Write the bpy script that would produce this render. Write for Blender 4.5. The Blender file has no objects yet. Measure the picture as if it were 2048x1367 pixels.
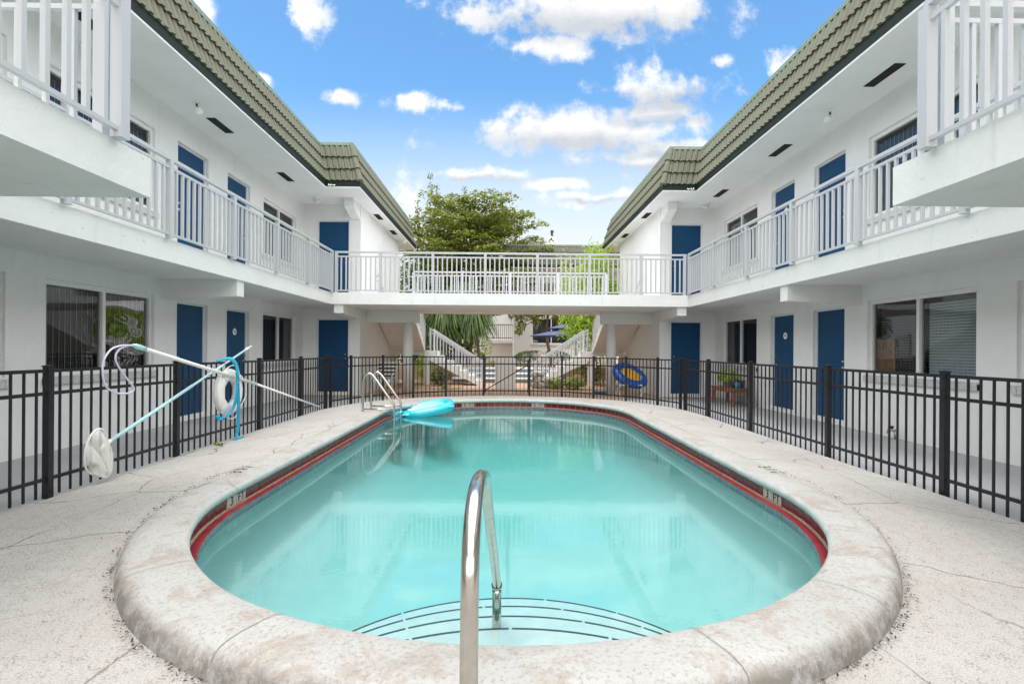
import bpy, bmesh, math, random
from mathutils import Vector, Matrix, noise as mnoise
random.seed(7)
R = math.radians
PI = math.pi
C = bpy.context.scene.collection
SC = bpy.context.scene

# ------------------------------------------------------------------ helpers
ORG = {}
def vec(p): return Vector(p)

class MB:
    """collects faces and links them as ONE mesh object"""
    def __init__(s): s.v = []; s.f = []; s.m = []
    def add(s, vs, fs, mi=0):
        b = len(s.v); s.v += [tuple(p) for p in vs]
        s.f += [tuple(b + i for i in f) for f in fs]; s.m += [mi] * len(fs)
    def quad(s, a, b, c, d, mi=0): s.add([a, b, c, d], [(0, 1, 2, 3)], mi)
    def box(s, x0, x1, y0, y1, z0, z1, mi=0):
        x0, x1 = min(x0, x1), max(x0, x1); y0, y1 = min(y0, y1), max(y0, y1); z0, z1 = min(z0, z1), max(z0, z1)
        s.add([(x0,y0,z0),(x1,y0,z0),(x1,y1,z0),(x0,y1,z0),(x0,y0,z1),(x1,y0,z1),(x1,y1,z1),(x0,y1,z1)],
              [(3,2,1,0),(4,5,6,7),(0,1,5,4),(1,2,6,5),(2,3,7,6),(3,0,4,7)], mi)
    def bar(s, a, b, w, h, up=(0,0,1), mi=0):
        """rectangular bar from a to b, w wide sideways, h along up"""
        a, b = Vector(a), Vector(b); d = (b - a).normalized(); up = Vector(up)
        side = d.cross(up)
        if side.length < 1e-5: side = d.cross(Vector((1,0,0)))
        side.normalize(); u = side.cross(d).normalized()
        sw, uh = side * (w/2), u * (h/2)
        vs = [a-sw-uh, a+sw-uh, a+sw+uh, a-sw+uh, b-sw-uh, b+sw-uh, b+sw+uh, b-sw+uh]
        s.add(vs, [(0,1,2,3),(7,6,5,4),(0,4,5,1),(1,5,6,2),(2,6,7,3),(3,7,4,0)], mi)
    def tube(s, pts, r, n=10, cap=True, mi=0, closed=False):
        pts = [Vector(p) for p in pts]; k = len(pts)
        rr = r if isinstance(r, (list, tuple)) else [r] * k
        ref = Vector((0,0,1)); prev = None; rings = []
        for i, p in enumerate(pts):
            if closed: d = (pts[(i+1) % k] - pts[i-1])
            else: d = pts[min(i+1, k-1)] - pts[max(i-1, 0)]
            d.normalize()
            if prev is None:
                a = d.cross(ref)
                if a.length < 1e-3: a = d.cross(Vector((1,0,0)))
            else:
                a = prev - d * prev.dot(d)
                if a.length < 1e-4: a = d.cross(ref)
            a.normalize(); prev = a; b = d.cross(a)
            rings.append([p + (a*math.cos(2*PI*j/n) + b*math.sin(2*PI*j/n)) * rr[i] for j in range(n)])
        vs = [q for rg in rings for q in rg]; fs = []
        for i in range(k if closed else k-1):
            i2 = (i+1) % k
            for j in range(n):
                j2 = (j+1) % n
                fs.append((i*n+j, i*n+j2, i2*n+j2, i2*n+j))
        if cap and not closed: fs += [tuple(range(n))[::-1], tuple((k-1)*n+j for j in range(n))]
        s.add(vs, fs, mi)
    def lathe(s, prof, c, axis='z', n=24, mi=0):
        """prof: (r, h) pairs; spun round an axis through c"""
        vs = []; fs = []; k = len(prof)
        for r, h in prof:
            for j in range(n):
                a = 2*PI*j/n; x, y = r*math.cos(a), r*math.sin(a)
                if axis == 'z': q = (c[0]+x, c[1]+y, c[2]+h)
                elif axis == 'x': q = (c[0]+h, c[1]+x, c[2]+y)
                else: q = (c[0]+x, c[1]+h, c[2]+y)
                vs.append(q)
        for i in range(k-1):
            for j in range(n):
                j2 = (j+1) % n
                fs.append((i*n+j, i*n+j2, (i+1)*n+j2, (i+1)*n+j))
        fs.append(tuple(range(n))[::-1]); fs.append(tuple((k-1)*n+j for j in range(n)))
        s.add(vs, fs, mi)
    def grid(s, rows, mi=0, closed=False):
        n = len(rows[0]); vs = [q for r in rows for q in r]; fs = []
        for i in range(len(rows)-1):
            for j in range(n if closed else n-1):
                j2 = (j+1) % n
                fs.append((i*n+j, i*n+j2, (i+1)*n+j2, (i+1)*n+j))
        s.add(vs, fs, mi)
    def build(s, name, mats, parent=None, smooth=False, loc=None, fix=True):
        me = bpy.data.meshes.new(name)
        o = bpy.data.objects.new(name, me)
        org = Vector(ORG[parent.name]) if parent else Vector((0,0,0))
        l = Vector(loc) if loc is not None else (Vector((0,0,0)) if parent is None else org)
        me.from_pydata([Vector(p) - l for p in s.v], [], s.f)
        mats = mats if isinstance(mats, (list, tuple)) else [mats]
        for m in mats: me.materials.append(m)
        if len(mats) > 1: me.polygons.foreach_set('material_index', s.m)
        if fix:
            bm = bmesh.new(); bm.from_mesh(me); bmesh.ops.recalc_face_normals(bm, faces=bm.faces); bm.to_mesh(me); bm.free()
        if smooth: me.polygons.foreach_set('use_smooth', [True]*len(me.polygons))
        C.objects.link(o)
        if parent: o.parent = parent
        o.location = l - org
        ORG[o.name] = tuple(l)
        return o

def tag(o, label=None, cat=None, group=None, kind=None):
    if label: o['label'] = label
    if cat: o['category'] = cat
    if group: o['group'] = group
    if kind: o['kind'] = kind
    return o
def thing(name, loc, label, cat, group=None):
    o = bpy.data.objects.new(name, None); C.objects.link(o); o.location = loc
    o.empty_display_size = .2
    ORG[o.name] = tuple(loc)
    return tag(o, label, cat, group)
def dup(o, parent, loc, rz=None):
    """copy of one part; loc in world space"""
    c = o.copy(); C.objects.link(c); c.parent = parent
    c.location = Vector(loc) - Vector(ORG[parent.name])
    if rz is not None: c.rotation_euler = (0, 0, rz)
    ORG[c.name] = tuple(loc)
    return c
def part_copy(o, parent): # a sub-part shared by a copied part
    c = o.copy(); C.objects.link(c); c.parent = parent; return c

def text_obj(body, size, mat, parent, mtx, ext=.002, name='lettering'):
    cu = bpy.data.curves.new(name, 'FONT'); cu.body = body; cu.size = size; cu.extrude = ext
    cu.align_x = 'CENTER'; cu.align_y = 'CENTER'
    t = bpy.data.objects.new('tmp', cu); C.objects.link(t)
    dg = bpy.context.evaluated_depsgraph_get(); me = bpy.data.meshes.new_from_object(t.evaluated_get(dg))
    bpy.data.objects.remove(t); bpy.data.curves.remove(cu)
    me.name = name; me.materials.clear(); me.materials.append(mat)
    o = bpy.data.objects.new(name, me); C.objects.link(o); o.parent = parent
    m = mtx.copy(); m.translation = m.translation - Vector(ORG[parent.name])
    o.matrix_local = m
    return o
def frame_mtx(x, y, z, loc):
    m = Matrix((x, y, z)).transposed().to_4x4(); m.translation = loc; return m

# ------------------------------------------------------------------ materials
def nm(name):
    m = bpy.data.materials.new(name); m.use_nodes = True
    nt = m.node_tree; b = nt.nodes['Principled BSDF']
    return m, nt, b
def N(nt, t, **kw):
    n = nt.nodes.new(t)
    for k, v in kw.items():
        if k in ('inp',):
            for a, b in v.items(): n.inputs[a].default_value = b
        else: setattr(n, k, v)
    return n
def L(nt, a, b): nt.links.new(a, b)
def ramp(nt, src, stops):
    r = nt.nodes.new('ShaderNodeValToRGB'); e = r.color_ramp.elements
    while len(e) < len(stops): e.new(.5)
    for i, (p, c) in enumerate(stops):
        e[i].position = p; e[i].color = c if len(c) == 4 else (*c, 1)
    L(nt, src, r.inputs[0]); return r.outputs[0]
def g(v): return (v, v, v)
def mixc(nt, fac, a, b, mode='MIX'):
    n = nt.nodes.new('ShaderNodeMix'); n.data_type = 'RGBA'; n.blend_type = mode
    for sock, val in ((n.inputs[0], fac), (n.inputs[6], a), (n.inputs[7], b)):
        if hasattr(val, 'links') or isinstance(val, bpy.types.NodeSocket): L(nt, val, sock)
        elif isinstance(val, (int, float)): sock.default_value = val
        else: sock.default_value = (*val, 1) if len(val) == 3 else val
    return n.outputs[2]
def coords(nt, scale=1, kind='Object', obj=None):
    """world-scale coordinates"""
    g_ = nt.nodes.new('ShaderNodeNewGeometry'); mp = nt.nodes.new('ShaderNodeMapping')
    mp.inputs['Scale'].default_value = (scale,)*3 if isinstance(scale, (int, float)) else scale
    L(nt, g_.outputs['Position'], mp.inputs['Vector']); return mp.outputs[0]
def noise(nt, co, sc, det=4, rough=.55, dist=0):
    n = N(nt, 'ShaderNodeTexNoise', inp={'Scale': sc, 'Detail': det, 'Roughness': rough, 'Distortion': dist}); L(nt, co, n.inputs['Vector']); return n.outputs['Fac']
def bump(nt, b, h, strength=.2, dist=.01, prev=None):
    n = N(nt, 'ShaderNodeBump', inp={'Strength': strength, 'Distance': dist}); L(nt, h, n.inputs['Height'])
    L(nt, n.outputs[0], b.inputs['Normal'])
def simple(name, col, rough=.5, metal=0, spec=.5, var=0, vs=6, bmp=0, bs=60, coat=0):
    m, nt, b = nm(name)
    b.inputs['Base Color'].default_value = (*col, 1); b.inputs['Roughness'].default_value = rough
    b.inputs['Metallic'].default_value = metal; b.inputs['Specular IOR Level'].default_value = spec
    if coat: b.inputs['Coat Weight'].default_value = coat
    if var:
        co = coords(nt); f = noise(nt, co, vs, 5)
        c = ramp(nt, f, [(.3, [x*(1-var) for x in col]), (.7, [min(1, x*(1+var*.5)) for x in col])]); L(nt, c, b.inputs['Base Color'])
    if bmp:
        co = coords(nt); bump(nt, b, noise(nt, co, bs, 4), bmp, .005)
    return m

def painted_wall(name, col, chip=0, streak=.0, bmp=.25):
    """stucco or painted concrete: rollered texture, faint stains, chips along it"""
    m, nt, b = nm(name)
    co = coords(nt)
    base = ramp(nt, noise(nt, co, 1.3, 5, .6), [(.3, [x*.92 for x in col]), (.68, col)])
    st = noise(nt, coords(nt, (5, 5, .5)), 1.6, 4, .6)
    c = mixc(nt, ramp(nt, st, [(.60, g(0)), (.80, g(streak))]), base, (.50, .49, .44))
    if chip:
        ch = noise(nt, coords(nt, (1, 1, 2.4)), 5.5, 8, .68)
        c = mixc(nt, ramp(nt, ch, [(.655, g(0)), (.675, g(chip))]), c, (.42, .41, .38))
    L(nt, c, b.inputs['Base Color']); b.inputs['Roughness'].default_value = .62
    h = noise(nt, co, 11, 7, .72)
    bump(nt, b, h, bmp, .022)
    return m
M = {}
M['wall'] = painted_wall('stucco_white', (.80, .80, .79), 0, .22)
M['slab'] = painted_wall('slab_white', (.82, .82, .80), .6, .35, .55)
M['soffit'] = painted_wall('soffit_white', (.80, .80, .80), 0, .05, .12)
M['beam'] = painted_wall('beam_white', (.80, .80, .78), 0, .15)
M['frame'] = simple('window_frame_white', (.78, .78, .77), .4)
M['rail'] = simple('rail_white_paint', (.50, .51, .53), .35)
M['sill'] = simple('sill_brick_paint', (.55, .55, .54), .6, var=.15, vs=14, bmp=.3)
M['door'] = simple('door_blue', (.005, .058, .148), .5, spec=.25, var=.12, vs=2.5)
M['door_trim'] = simple('door_frame_white', (.72, .73, .75), .45)
M['steel'] = simple('brushed_steel', (.56, .53, .49), .17, 1.0, var=.12, vs=30)
M['chrome'] = simple('door_chrome', (.6, .6, .6), .2, 1.0)
M['black'] = simple('fence_black', (.013, .0138, .019), .4, spec=.4, var=.3, vs=20)
M['black_rough'] = simple('dark_slot', (.012, .012, .012), .8)
M['white_plastic'] = simple('white_plastic', (.8, .8, .78), .35)
M['fascia'] = simple('fascia_green', (.010, .020, .014), .6, spec=.3, var=.35, vs=12)
M['cap'] = simple('cap_green', (.20, .27, .205), .45, var=.15, vs=5)
M['ink'] = simple('ink_black', (.02, .02, .02), .6)
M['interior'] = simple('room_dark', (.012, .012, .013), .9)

def m_roof():
    m, nt, b = nm('roof_tile')
    co = coords(nt)
    c = ramp(nt, noise(nt, co, 2.2, 5, .6), [(.25, (.118, .108, .080)), (.48, (.138, .144, .098)), (.75, (.112, .134, .090))])
    st = noise(nt, coords(nt, (1, 1, 1)), 1.15, 5, .65)
    c = mixc(nt, ramp(nt, st, [(.56, g(0)), (.70, g(.6))]), c, (.11, .082, .065))
    gr = noise(nt, coords(nt, (1, 1, .12)), 38, 3, .6)
    c = mixc(nt, ramp(nt, gr, [(.35, g(.35)), (.62, g(0))]), c, (.095, .092, .065))
    L(nt, c, b.inputs['Base Color']); b.inputs['Roughness'].default_value = .75
    bump(nt, b, gr, .35, .01)
    return m
M['tile'] = m_roof()

def m_glass(wav=.05, base=.065, sc=(1, 1, 3)):
    m, nt, b = nm('window_glass'); nt.nodes.remove(b)
    out = nt.nodes['Material Output']
    tr = N(nt, 'ShaderNodeBsdfTransparent', inp={'Color': (.62, .65, .66, 1)})
    gl = N(nt, 'ShaderNodeBsdfGlossy', inp={'Color': (.9, .92, .93, 1), 'Roughness': .015})
    bp = N(nt, 'ShaderNodeBump', inp={'Strength': wav, 'Distance': .05}); L(nt, noise(nt, coords(nt, sc), 1.3, 0), bp.inputs['Height'])
    L(nt, bp.outputs[0], gl.inputs['Normal'])
    lw = N(nt, 'ShaderNodeLayerWeight', inp={'Blend': .5})
    pw = N(nt, 'ShaderNodeMath', operation='POWER', inp={1: 4.0}); L(nt, lw.outputs['Facing'], pw.inputs[0])
    fc = N(nt, 'ShaderNodeMath', operation='MULTIPLY_ADD', inp={1: .55, 2: base}); L(nt, pw.outputs[0], fc.inputs[0])
    mx = N(nt, 'ShaderNodeMixShader'); L(nt, fc.outputs[0], mx.inputs[0]); L(nt, tr.outputs[0], mx.inputs[1]); L(nt, gl.outputs[0], mx.inputs[2])
    L(nt, mx.outputs[0], out.inputs[0]); return m
M['glass'] = m_glass(); M['glass_wavy'] = m_glass(.55, .22, (1, 1.1, 2.0))
M['blind_dark'] = simple('blind_dark', (.040, .038, .037), .8)
M['blind_grey'] = simple('blind_grey', (.66, .73, .75), .6)
M['blind_mid'] = simple('blind_mid', (.085, .085, .085), .7)
M['card'] = simple('cardboard', (.36, .20, .11), .8, var=.2, vs=8)

def m_deck():
    m, nt, b = nm('deck_concrete')
    co = coords(nt)
    c = ramp(nt, noise(nt, co, .9, 6, .62), [(.28, (.385, .363, .335)), (.55, (.45, .438, .42)), (.8, (.475, .468, .456))])
    # pebbly pitting
    vo = N(nt, 'ShaderNodeTexVoronoi', inp={'Scale': 80.0, 'Randomness': 1.0}); L(nt, co, vo.inputs['Vector'])
    pit = ramp(nt, vo.outputs['Distance'], [(.0, g(1)), (.25, g(.8)), (.46, g(0))])
    pm = noise(nt, co, 14, 4, .7)
    pitm = N(nt, 'ShaderNodeMath', operation='MULTIPLY'); L(nt, pit, pitm.inputs[0]); L(nt, ramp(nt, pm, [(.44, g(0)), (.62, g(1))]), pitm.inputs[1])
    c = mixc(nt, pitm.outputs[0], c, (.175, .145, .12))
    fine = noise(nt, co, 130, 3, .8)
    c = mixc(nt, ramp(nt, fine, [(.38, g(.75)), (.53, g(0))]), c, (.25, .215, .185))
    # ochre stains
    sn = noise(nt, co, 2.7, 6, .7)
    c = mixc(nt, ramp(nt, sn, [(.60, g(0)), (.74, g(.45))]), c, (.29, .215, .145))
    # long wandering cracks
    wz = N(nt, 'ShaderNodeTexNoise', inp={'Scale': 1.6, 'Detail': 6.0, 'Roughness': .6}); L(nt, co, wz.inputs['Vector'])
    ad = N(nt, 'ShaderNodeMixRGB', blend_type='ADD', inp={'Fac': .24}); L(nt, co, ad.inputs[1]); L(nt, wz.outputs['Color'], ad.inputs[2])
    v2 = N(nt, 'ShaderNodeTexVoronoi', feature='DISTANCE_TO_EDGE', inp={'Scale': .95}); L(nt, ad.outputs[0], v2.inputs['Vector'])
    ck = ramp(nt, v2.outputs['Distance'], [(.0, g(.95)), (.0028, g(.7)), (.0065, g(0))])
    cm = noise(nt, co, .55, 3, .5)
    mm = N(nt, 'ShaderNodeMath', operation='MULTIPLY'); L(nt, ck, mm.inputs[0]); L(nt, ramp(nt, cm, [(.33, g(0)), (.46, g(1))]), mm.inputs[1])
    c = mixc(nt, mm.outputs[0], c, (.095, .072, .055))
    L(nt, c, b.inputs['Base Color']); b.inputs['Roughness'].default_value = .85
    hh = N(nt, 'ShaderNodeMath', operation='SUBTRACT'); L(nt, fine, hh.inputs[0]); L(nt, pitm.outputs[0], hh.inputs[1])
    h2 = N(nt, 'ShaderNodeMath', operation='SUBTRACT'); L(nt, hh.outputs[0], h2.inputs[0]); L(nt, mm.outputs[0], h2.inputs[1])
    bump(nt, b, h2.outputs[0], .45, .008)
    return m
M['deck'] = m_deck()

def m_coping():
    m, nt, b = nm('coping_concrete')
    co = coords(nt)
    c = ramp(nt, noise(nt, co, 1.6, 5, .6), [(.3, (.36, .354, .342)), (.65, (.41, .406, .396))])
    w1 = noise(nt, coords(nt, (1, 1, 1)), 3.2, 8, .78, .6)
    c = mixc(nt, ramp(nt, w1, [(.49, g(0)), (.60, g(.7))]), c, (.29, .245, .20))
    w2 = noise(nt, co, 48, 7, .8)
    c = mixc(nt, ramp(nt, w2, [(.52, g(0)), (.62, g(.7))]), c, (.205, .172, .145))
    # mildew speckle in patches on the steep outer face
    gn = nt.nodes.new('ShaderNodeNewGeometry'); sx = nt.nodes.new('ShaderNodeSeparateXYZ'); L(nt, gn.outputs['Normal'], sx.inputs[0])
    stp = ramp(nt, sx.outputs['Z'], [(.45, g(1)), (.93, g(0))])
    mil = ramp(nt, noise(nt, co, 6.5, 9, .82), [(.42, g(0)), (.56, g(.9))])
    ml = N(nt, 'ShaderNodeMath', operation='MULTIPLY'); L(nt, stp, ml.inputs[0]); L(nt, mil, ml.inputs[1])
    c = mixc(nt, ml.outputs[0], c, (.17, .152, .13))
    # scraped hairline marks
    wz = N(nt, 'ShaderNodeTexNoise', inp={'Scale': 3.0, 'Detail': 5.0}); L(nt, co, wz.inputs['Vector'])
    ad = N(nt, 'ShaderNodeMixRGB', blend_type='ADD', inp={'Fac': .55}); L(nt, co, ad.inputs[1]); L(nt, wz.outputs['Color'], ad.inputs[2])
    v2 = N(nt, 'ShaderNodeTexVoronoi', feature='DISTANCE_TO_EDGE', inp={'Scale': 7.0}); L(nt, ad.outputs[0], v2.inputs['Vector'])
    ck = ramp(nt, v2.outputs['Distance'], [(.0, g(.38)), (.010, g(.22)), (.022, g(0))])
    mk = N(nt, 'ShaderNodeMath', operation='MULTIPLY'); L(nt, ck, mk.inputs[0]); L(nt, ramp(nt, noise(nt, co, 1.8, 4, .6), [(.48, g(0)), (.6, g(.8))]), mk.inputs[1])
    c = mixc(nt, mk.outputs[0], c, (.22, .18, .15))
    L(nt, c, b.inputs['Base Color']); b.inputs['Roughness'].default_value = .7
    bump(nt, b, w2, .3, .006)
    return m
M['coping'] = m_coping()
M['lip'] = simple('coping_lip_paint', (.45, .475, .45), .6, var=.14, vs=7, bmp=.3, bs=25)
M['coping_side'] = simple('coping_grime', (.42, .39, .35), .8, var=.5, vs=9, bmp=.4, bs=40)
M['joint'] = simple('coping_joint', (.25, .22, .19), .9)

def m_walk():
    m, nt, b = nm('walkway_grey')
    co = coords(nt)
    c = ramp(nt, noise(nt, co, 1.1, 6, .6), [(.3, (.31, .315, .33)), (.7, (.38, .385, .395))])
    c = mixc(nt, ramp(nt, noise(nt, co, 6, 7, .7), [(.58, g(0)), (.75, g(.4))]), c, (.38, .38, .37))
    L(nt, c, b.inputs['Base Color']); b.inputs['Roughness'].default_value = .6
    bump(nt, b, noise(nt, co, 50, 4), .15, .004); return m
M['walk'] = m_walk()

def m_paver():
    m, nt, b = nm('brick_paving')
    co = coords(nt, (1, 1, 1))
    br = N(nt, 'ShaderNodeTexBrick', inp={'Color1': (.50, .33, .23, 1), 'Color2': (.58, .40, .29, 1), 'Mortar': (.30, .24, .19, 1), 'Scale': 1.0, 'Mortar Size': .006, 'Brick Width': .21, 'Row Height': .105, 'Bias': 0.0})
    L(nt, co, br.inputs['Vector'])
    c = mixc(nt, ramp(nt, noise(nt, co, 2, 5), [(.4, g(0)), (.7, g(.35))]), br.outputs['Color'], (.30, .20, .15))
    L(nt, c, b.inputs['Base Color']); b.inputs['Roughness'].default_value = .8
    bump(nt, b, br.outputs['Fac'], -.4, .004); return m
M['paver'] = m_paver()

def m_pool():
    m, nt, b = nm('pool_plaster')
    co = coords(nt)
    c = ramp(nt, noise(nt, co, 3, 6, .65), [(.3, (.315, .53, .52)), (.7, (.36, .57, .56))])
    c = mixc(nt, ramp(nt, noise(nt, co, 40, 4, .8), [(.62, g(0)), (.74, g(.45))]), c, (.30, .55, .55))
    L(nt, c, b.inputs['Base Color']); b.inputs['Roughness'].default_value = .8
    return m
M['plaster'] = m_pool()
M['step_plaster'] = simple('step_plaster', (.43, .575, .56), .8, var=.08, vs=12)
M['red_tile'] = simple('red_tile', (.17, .010, .012), .22, var=.35, vs=5)
M['red_ledge'] = simple('red_ledge_tile', (.29, .024, .033), .35, var=.3, vs=7)
M['blue_tile'] = simple('blue_grey_tile', (.13, .145, .185), .25, var=.2, vs=7)
M['grout'] = simple('grout', (.50, .40, .30), .8, var=.3, vs=15)
M['marker'] = simple('marker_tile', (.52, .48, .41), .4, var=.2, vs=30)
M['dark_tile'] = simple('dark_step_tile', (.04, .05, .055), .5)

def m_water():
    m, nt, b = nm('pool_water'); nt.nodes.remove(b); out = nt.nodes['Material Output']
    tr = N(nt, 'ShaderNodeBsdfTransparent', inp={'Color': (.97, 1, 1, 1)})
    gl = N(nt, 'ShaderNodeBsdfGlossy', inp={'Color': (1, 1, 1, 1), 'Roughness': .0})
    fr = N(nt, 'ShaderNodeFresnel', inp={'IOR': 1.40})
    co = coords(nt, (1, 1, 1))
    h1 = noise(nt, co, 1.7, 2, .5); h2 = noise(nt, coords(nt, (1.0, 1.8, 1)), 13, 3, .55)
    ad = N(nt, 'ShaderNodeMath', operation='MULTIPLY_ADD', inp={1: .24}); L(nt, h2, ad.inputs[0]); L(nt, h1, ad.inputs[2])
    bp = N(nt, 'ShaderNodeBump', inp={'Strength': .028, 'Distance': .05}); L(nt, ad.outputs[0], bp.inputs['Height'])
    L(nt, bp.outputs[0], gl.inputs['Normal']); L(nt, bp.outputs[0], fr.inputs['Normal'])
    mx = N(nt, 'ShaderNodeMixShader'); L(nt, fr.outputs[0], mx.inputs[0]); L(nt, tr.outputs[0], mx.inputs[1]); L(nt, gl.outputs[0], mx.inputs[2])
    L(nt, mx.outputs[0], out.inputs['Surface'])
    va = N(nt, 'ShaderNodeVolumeAbsorption', inp={'Color': (.20, .86, .87, 1), 'Density': .20}); L(nt, va.outputs[0], out.inputs['Volume'])
    return m
M['water'] = m_water()

def m_leaf(name, cols, trans=.35, rough=.5):
    m, nt, b = nm(name); out = nt.nodes['Material Output']
    gi = nt.nodes.new('ShaderNodeNewGeometry')
    n = len(cols); c = ramp(nt, gi.outputs['Random Per Island'], [(i/(n-1), cols[i]) for i in range(n)])
    L(nt, c, b.inputs['Base Color']); b.inputs['Roughness'].default_value = rough; b.inputs['Specular IOR Level'].default_value = .35
    tl = N(nt, 'ShaderNodeBsdfTranslucent'); L(nt, mixc(nt, 1.0, c, (1.25, 1.35, .7), 'MULTIPLY'), tl.inputs[0])
    mx = N(nt, 'ShaderNodeMixShader', inp={0: trans}); L(nt, b.outputs[0], mx.inputs[1]); L(nt, tl.outputs[0], mx.inputs[2]); L(nt, mx.outputs[0], out.inputs[0])
    return m
M['leaf_tree'] = m_leaf('leaf_tree', [(.115, .15, .026), (.18, .215, .036), (.25, .255, .05), (.09, .13, .03), (.30, .265, .06)], .4)
M['leaf_dark'] = m_leaf('leaf_dark', [(.05, .09, .02), (.085, .14, .03), (.13, .18, .04)], .3)
M['leaf_strap'] = m_leaf('leaf_strap', [(.035, .075, .018), (.075, .135, .03), (.15, .21, .06)], .18)
M['leaf_lime'] = m_leaf('leaf_lime', [(.34, .46, .04), (.42, .52, .06), (.27, .40, .04)], .4)
M['leaf_pot'] = m_leaf('leaf_pot', [(.34, .50, .04), (.45, .60, .08), (.22, .38, .03)], .3)
M['leaf_gold'] = m_leaf('leaf_gold', [(.45, .47, .14), (.25, .36, .06), (.58, .56, .30)], .35)
M['leaf_dry'] = m_leaf('leaf_litter', [(.05, .035, .022), (.09, .06, .035), (.03, .025, .02)], .0, .8)
M['bark'] = simple('bark', (.16, .12, .085), .9, var=.4, vs=8, bmp=.6, bs=20)
M['soil'] = simple('soil', (.42, .27, .17), .95, var=.4, vs=10)
M['wood'] = simple('bench_wood', (.36, .115, .04), .45, var=.3, vs=12)
M['turq'] = simple('turquoise_vinyl', (.02, .52, .66), .12, coat=.5)
M['vinyl_blue'] = simple('blue_vinyl', (.015, .11, .46), .18, coat=.4)
M['vinyl_yellow'] = simple('yellow_vinyl', (.80, .42, .015), .25, coat=.3)
M['rope_blue'] = simple('blue_rope', (.015, .33, .52), .7)
M['ring_white'] = simple('buoy_white', (.80, .79, .75), .5, var=.08, vs=8)
M['hose'] = simple('lilac_hose', (.62, .61, .75), .3)
M['pole_aqua'] = simple('aqua_pole', (.42, .68, .72), .3)
M['pole_white'] = simple('white_pole', (.80, .79, .75), .35)
M['navy'] = simple('navy_canvas', (.10, .115, .24), .85)
M['stripe_dark'] = simple('stripe_dark', (.04, .03, .035), .85)
M['stripe_light'] = simple('stripe_light', (.70, .68, .64), .8)
M['pot_dark'] = simple('pot_dark', (.02, .03, .045), .35)
M['pot_teal'] = simple('pot_teal', (.05, .42, .55), .3)
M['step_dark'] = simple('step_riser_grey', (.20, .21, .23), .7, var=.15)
M['ground'] = simple('ground_soil', (.16, .15, .10), .95, var=.3, vs=.6)
M['skin'] = simple('skin_dark', (.10, .05, .035), .5)
M['shirt'] = simple('shirt_white', (.75, .74, .73), .8)
M['hair'] = simple('hair_black', (.012, .010, .010), .7)
M['rock'] = simple('garden_rock', (.62, .58, .54), .85, var=.45, vs=5, bmp=.5, bs=12)
M['wicker'] = simple('wicker_brown', (.20, .105, .045), .7, var=.35, vs=25)
def m_net():
    m, nt, b = nm('net_mesh'); out = nt.nodes['Material Output']
    b.inputs['Base Color'].default_value = (.90, .89, .85, 1); b.inputs['Roughness'].default_value = .8
    tr = N(nt, 'ShaderNodeBsdfTransparent'); mx = N(nt, 'ShaderNodeMixShader', inp={0: .5}); L(nt, b.outputs[0], mx.inputs[1]); L(nt, tr.outputs[0], mx.inputs[2]); L(nt, mx.outputs[0], out.inputs[0]); return m
M['net'] = m_net()
def m_worn():
    m, nt, b = nm('worn_black_paint'); out = nt.nodes['Material Output']
    b.inputs['Base Color'].default_value = (.05, .042, .038, 1); b.inputs['Roughness'].default_value = .8
    tr = N(nt, 'ShaderNodeBsdfTransparent'); mx = N(nt, 'ShaderNodeMixShader')
    L(nt, ramp(nt, noise(nt, coords(nt), 22, 5, .7), [(.46, g(0)), (.52, g(1))]), mx.inputs[0]); L(nt, tr.outputs[0], mx.inputs[1]); L(nt, b.outputs[0], mx.inputs[2]); L(nt, mx.outputs[0], out.inputs[0]); return m
M['worn'] = m_worn()
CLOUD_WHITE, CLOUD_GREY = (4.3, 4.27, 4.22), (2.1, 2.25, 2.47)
SUN_E, SUN_ANG, EXPO = .8, 20, 1.44
# ------------------------------------------------------------------ measures (metres; camera stands at the origin, 1.22 up)
CX = .15                                    # middle line of the court
WALK = -.13
SLAB0, SLAB1, EAVE = 2.36, 2.66, 5.36
WALLX, EDGEX, ROOFX = 5.98, 4.66, 4.81
RETX, RROOFX, ENDY, ROOFY = 4.34, 3.94, 14.84, 13.27
PX, PR, PY0, PY1 = .05, 2.36, 4.43, 9.85    # pool stadium
WATER = -.196

def stadium(d, na=48, ns=22):
    """points and outward normals round the pool, d outside its inner edge"""
    r = max(PR + d, .02); out = []
    for i in range(ns): out.append((PX + r, PY0 + (PY1-PY0)*i/ns, 1, 0))
    for i in range(na): a = PI*i/na; out.append((PX + r*math.cos(a), PY1 + r*math.sin(a), math.cos(a), math.sin(a)))
    for i in range(ns): out.append((PX - r, PY1 + (PY0-PY1)*i/ns, -1, 0))
    for i in range(na): a = PI + PI*i/na; out.append((PX + r*math.cos(a), PY0 + r*math.sin(a), math.cos(a), math.sin(a)))
    return out
def sm(a, b, x):
    t = min(1, max(0, (x-a)/(b-a))); return t*t*(3-2*t)

# ------------------------------------------------------------------ ground
# the ground sheet is cut round the pool and the paved court
mb = MB()
for x0, x1, y0, y1 in ((-900, 900, 34, 900), (-900, 900, -900, -8), (-900, -14, -8, 34), (14, 900, -8, 34)):
    mb.quad((x0,y0,-.17), (x1,y0,-.17), (x1,y1,-.17), (x0,y1,-.17))
tag(mb.build('ground', M['ground']), kind='structure')
mb = MB()
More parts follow.
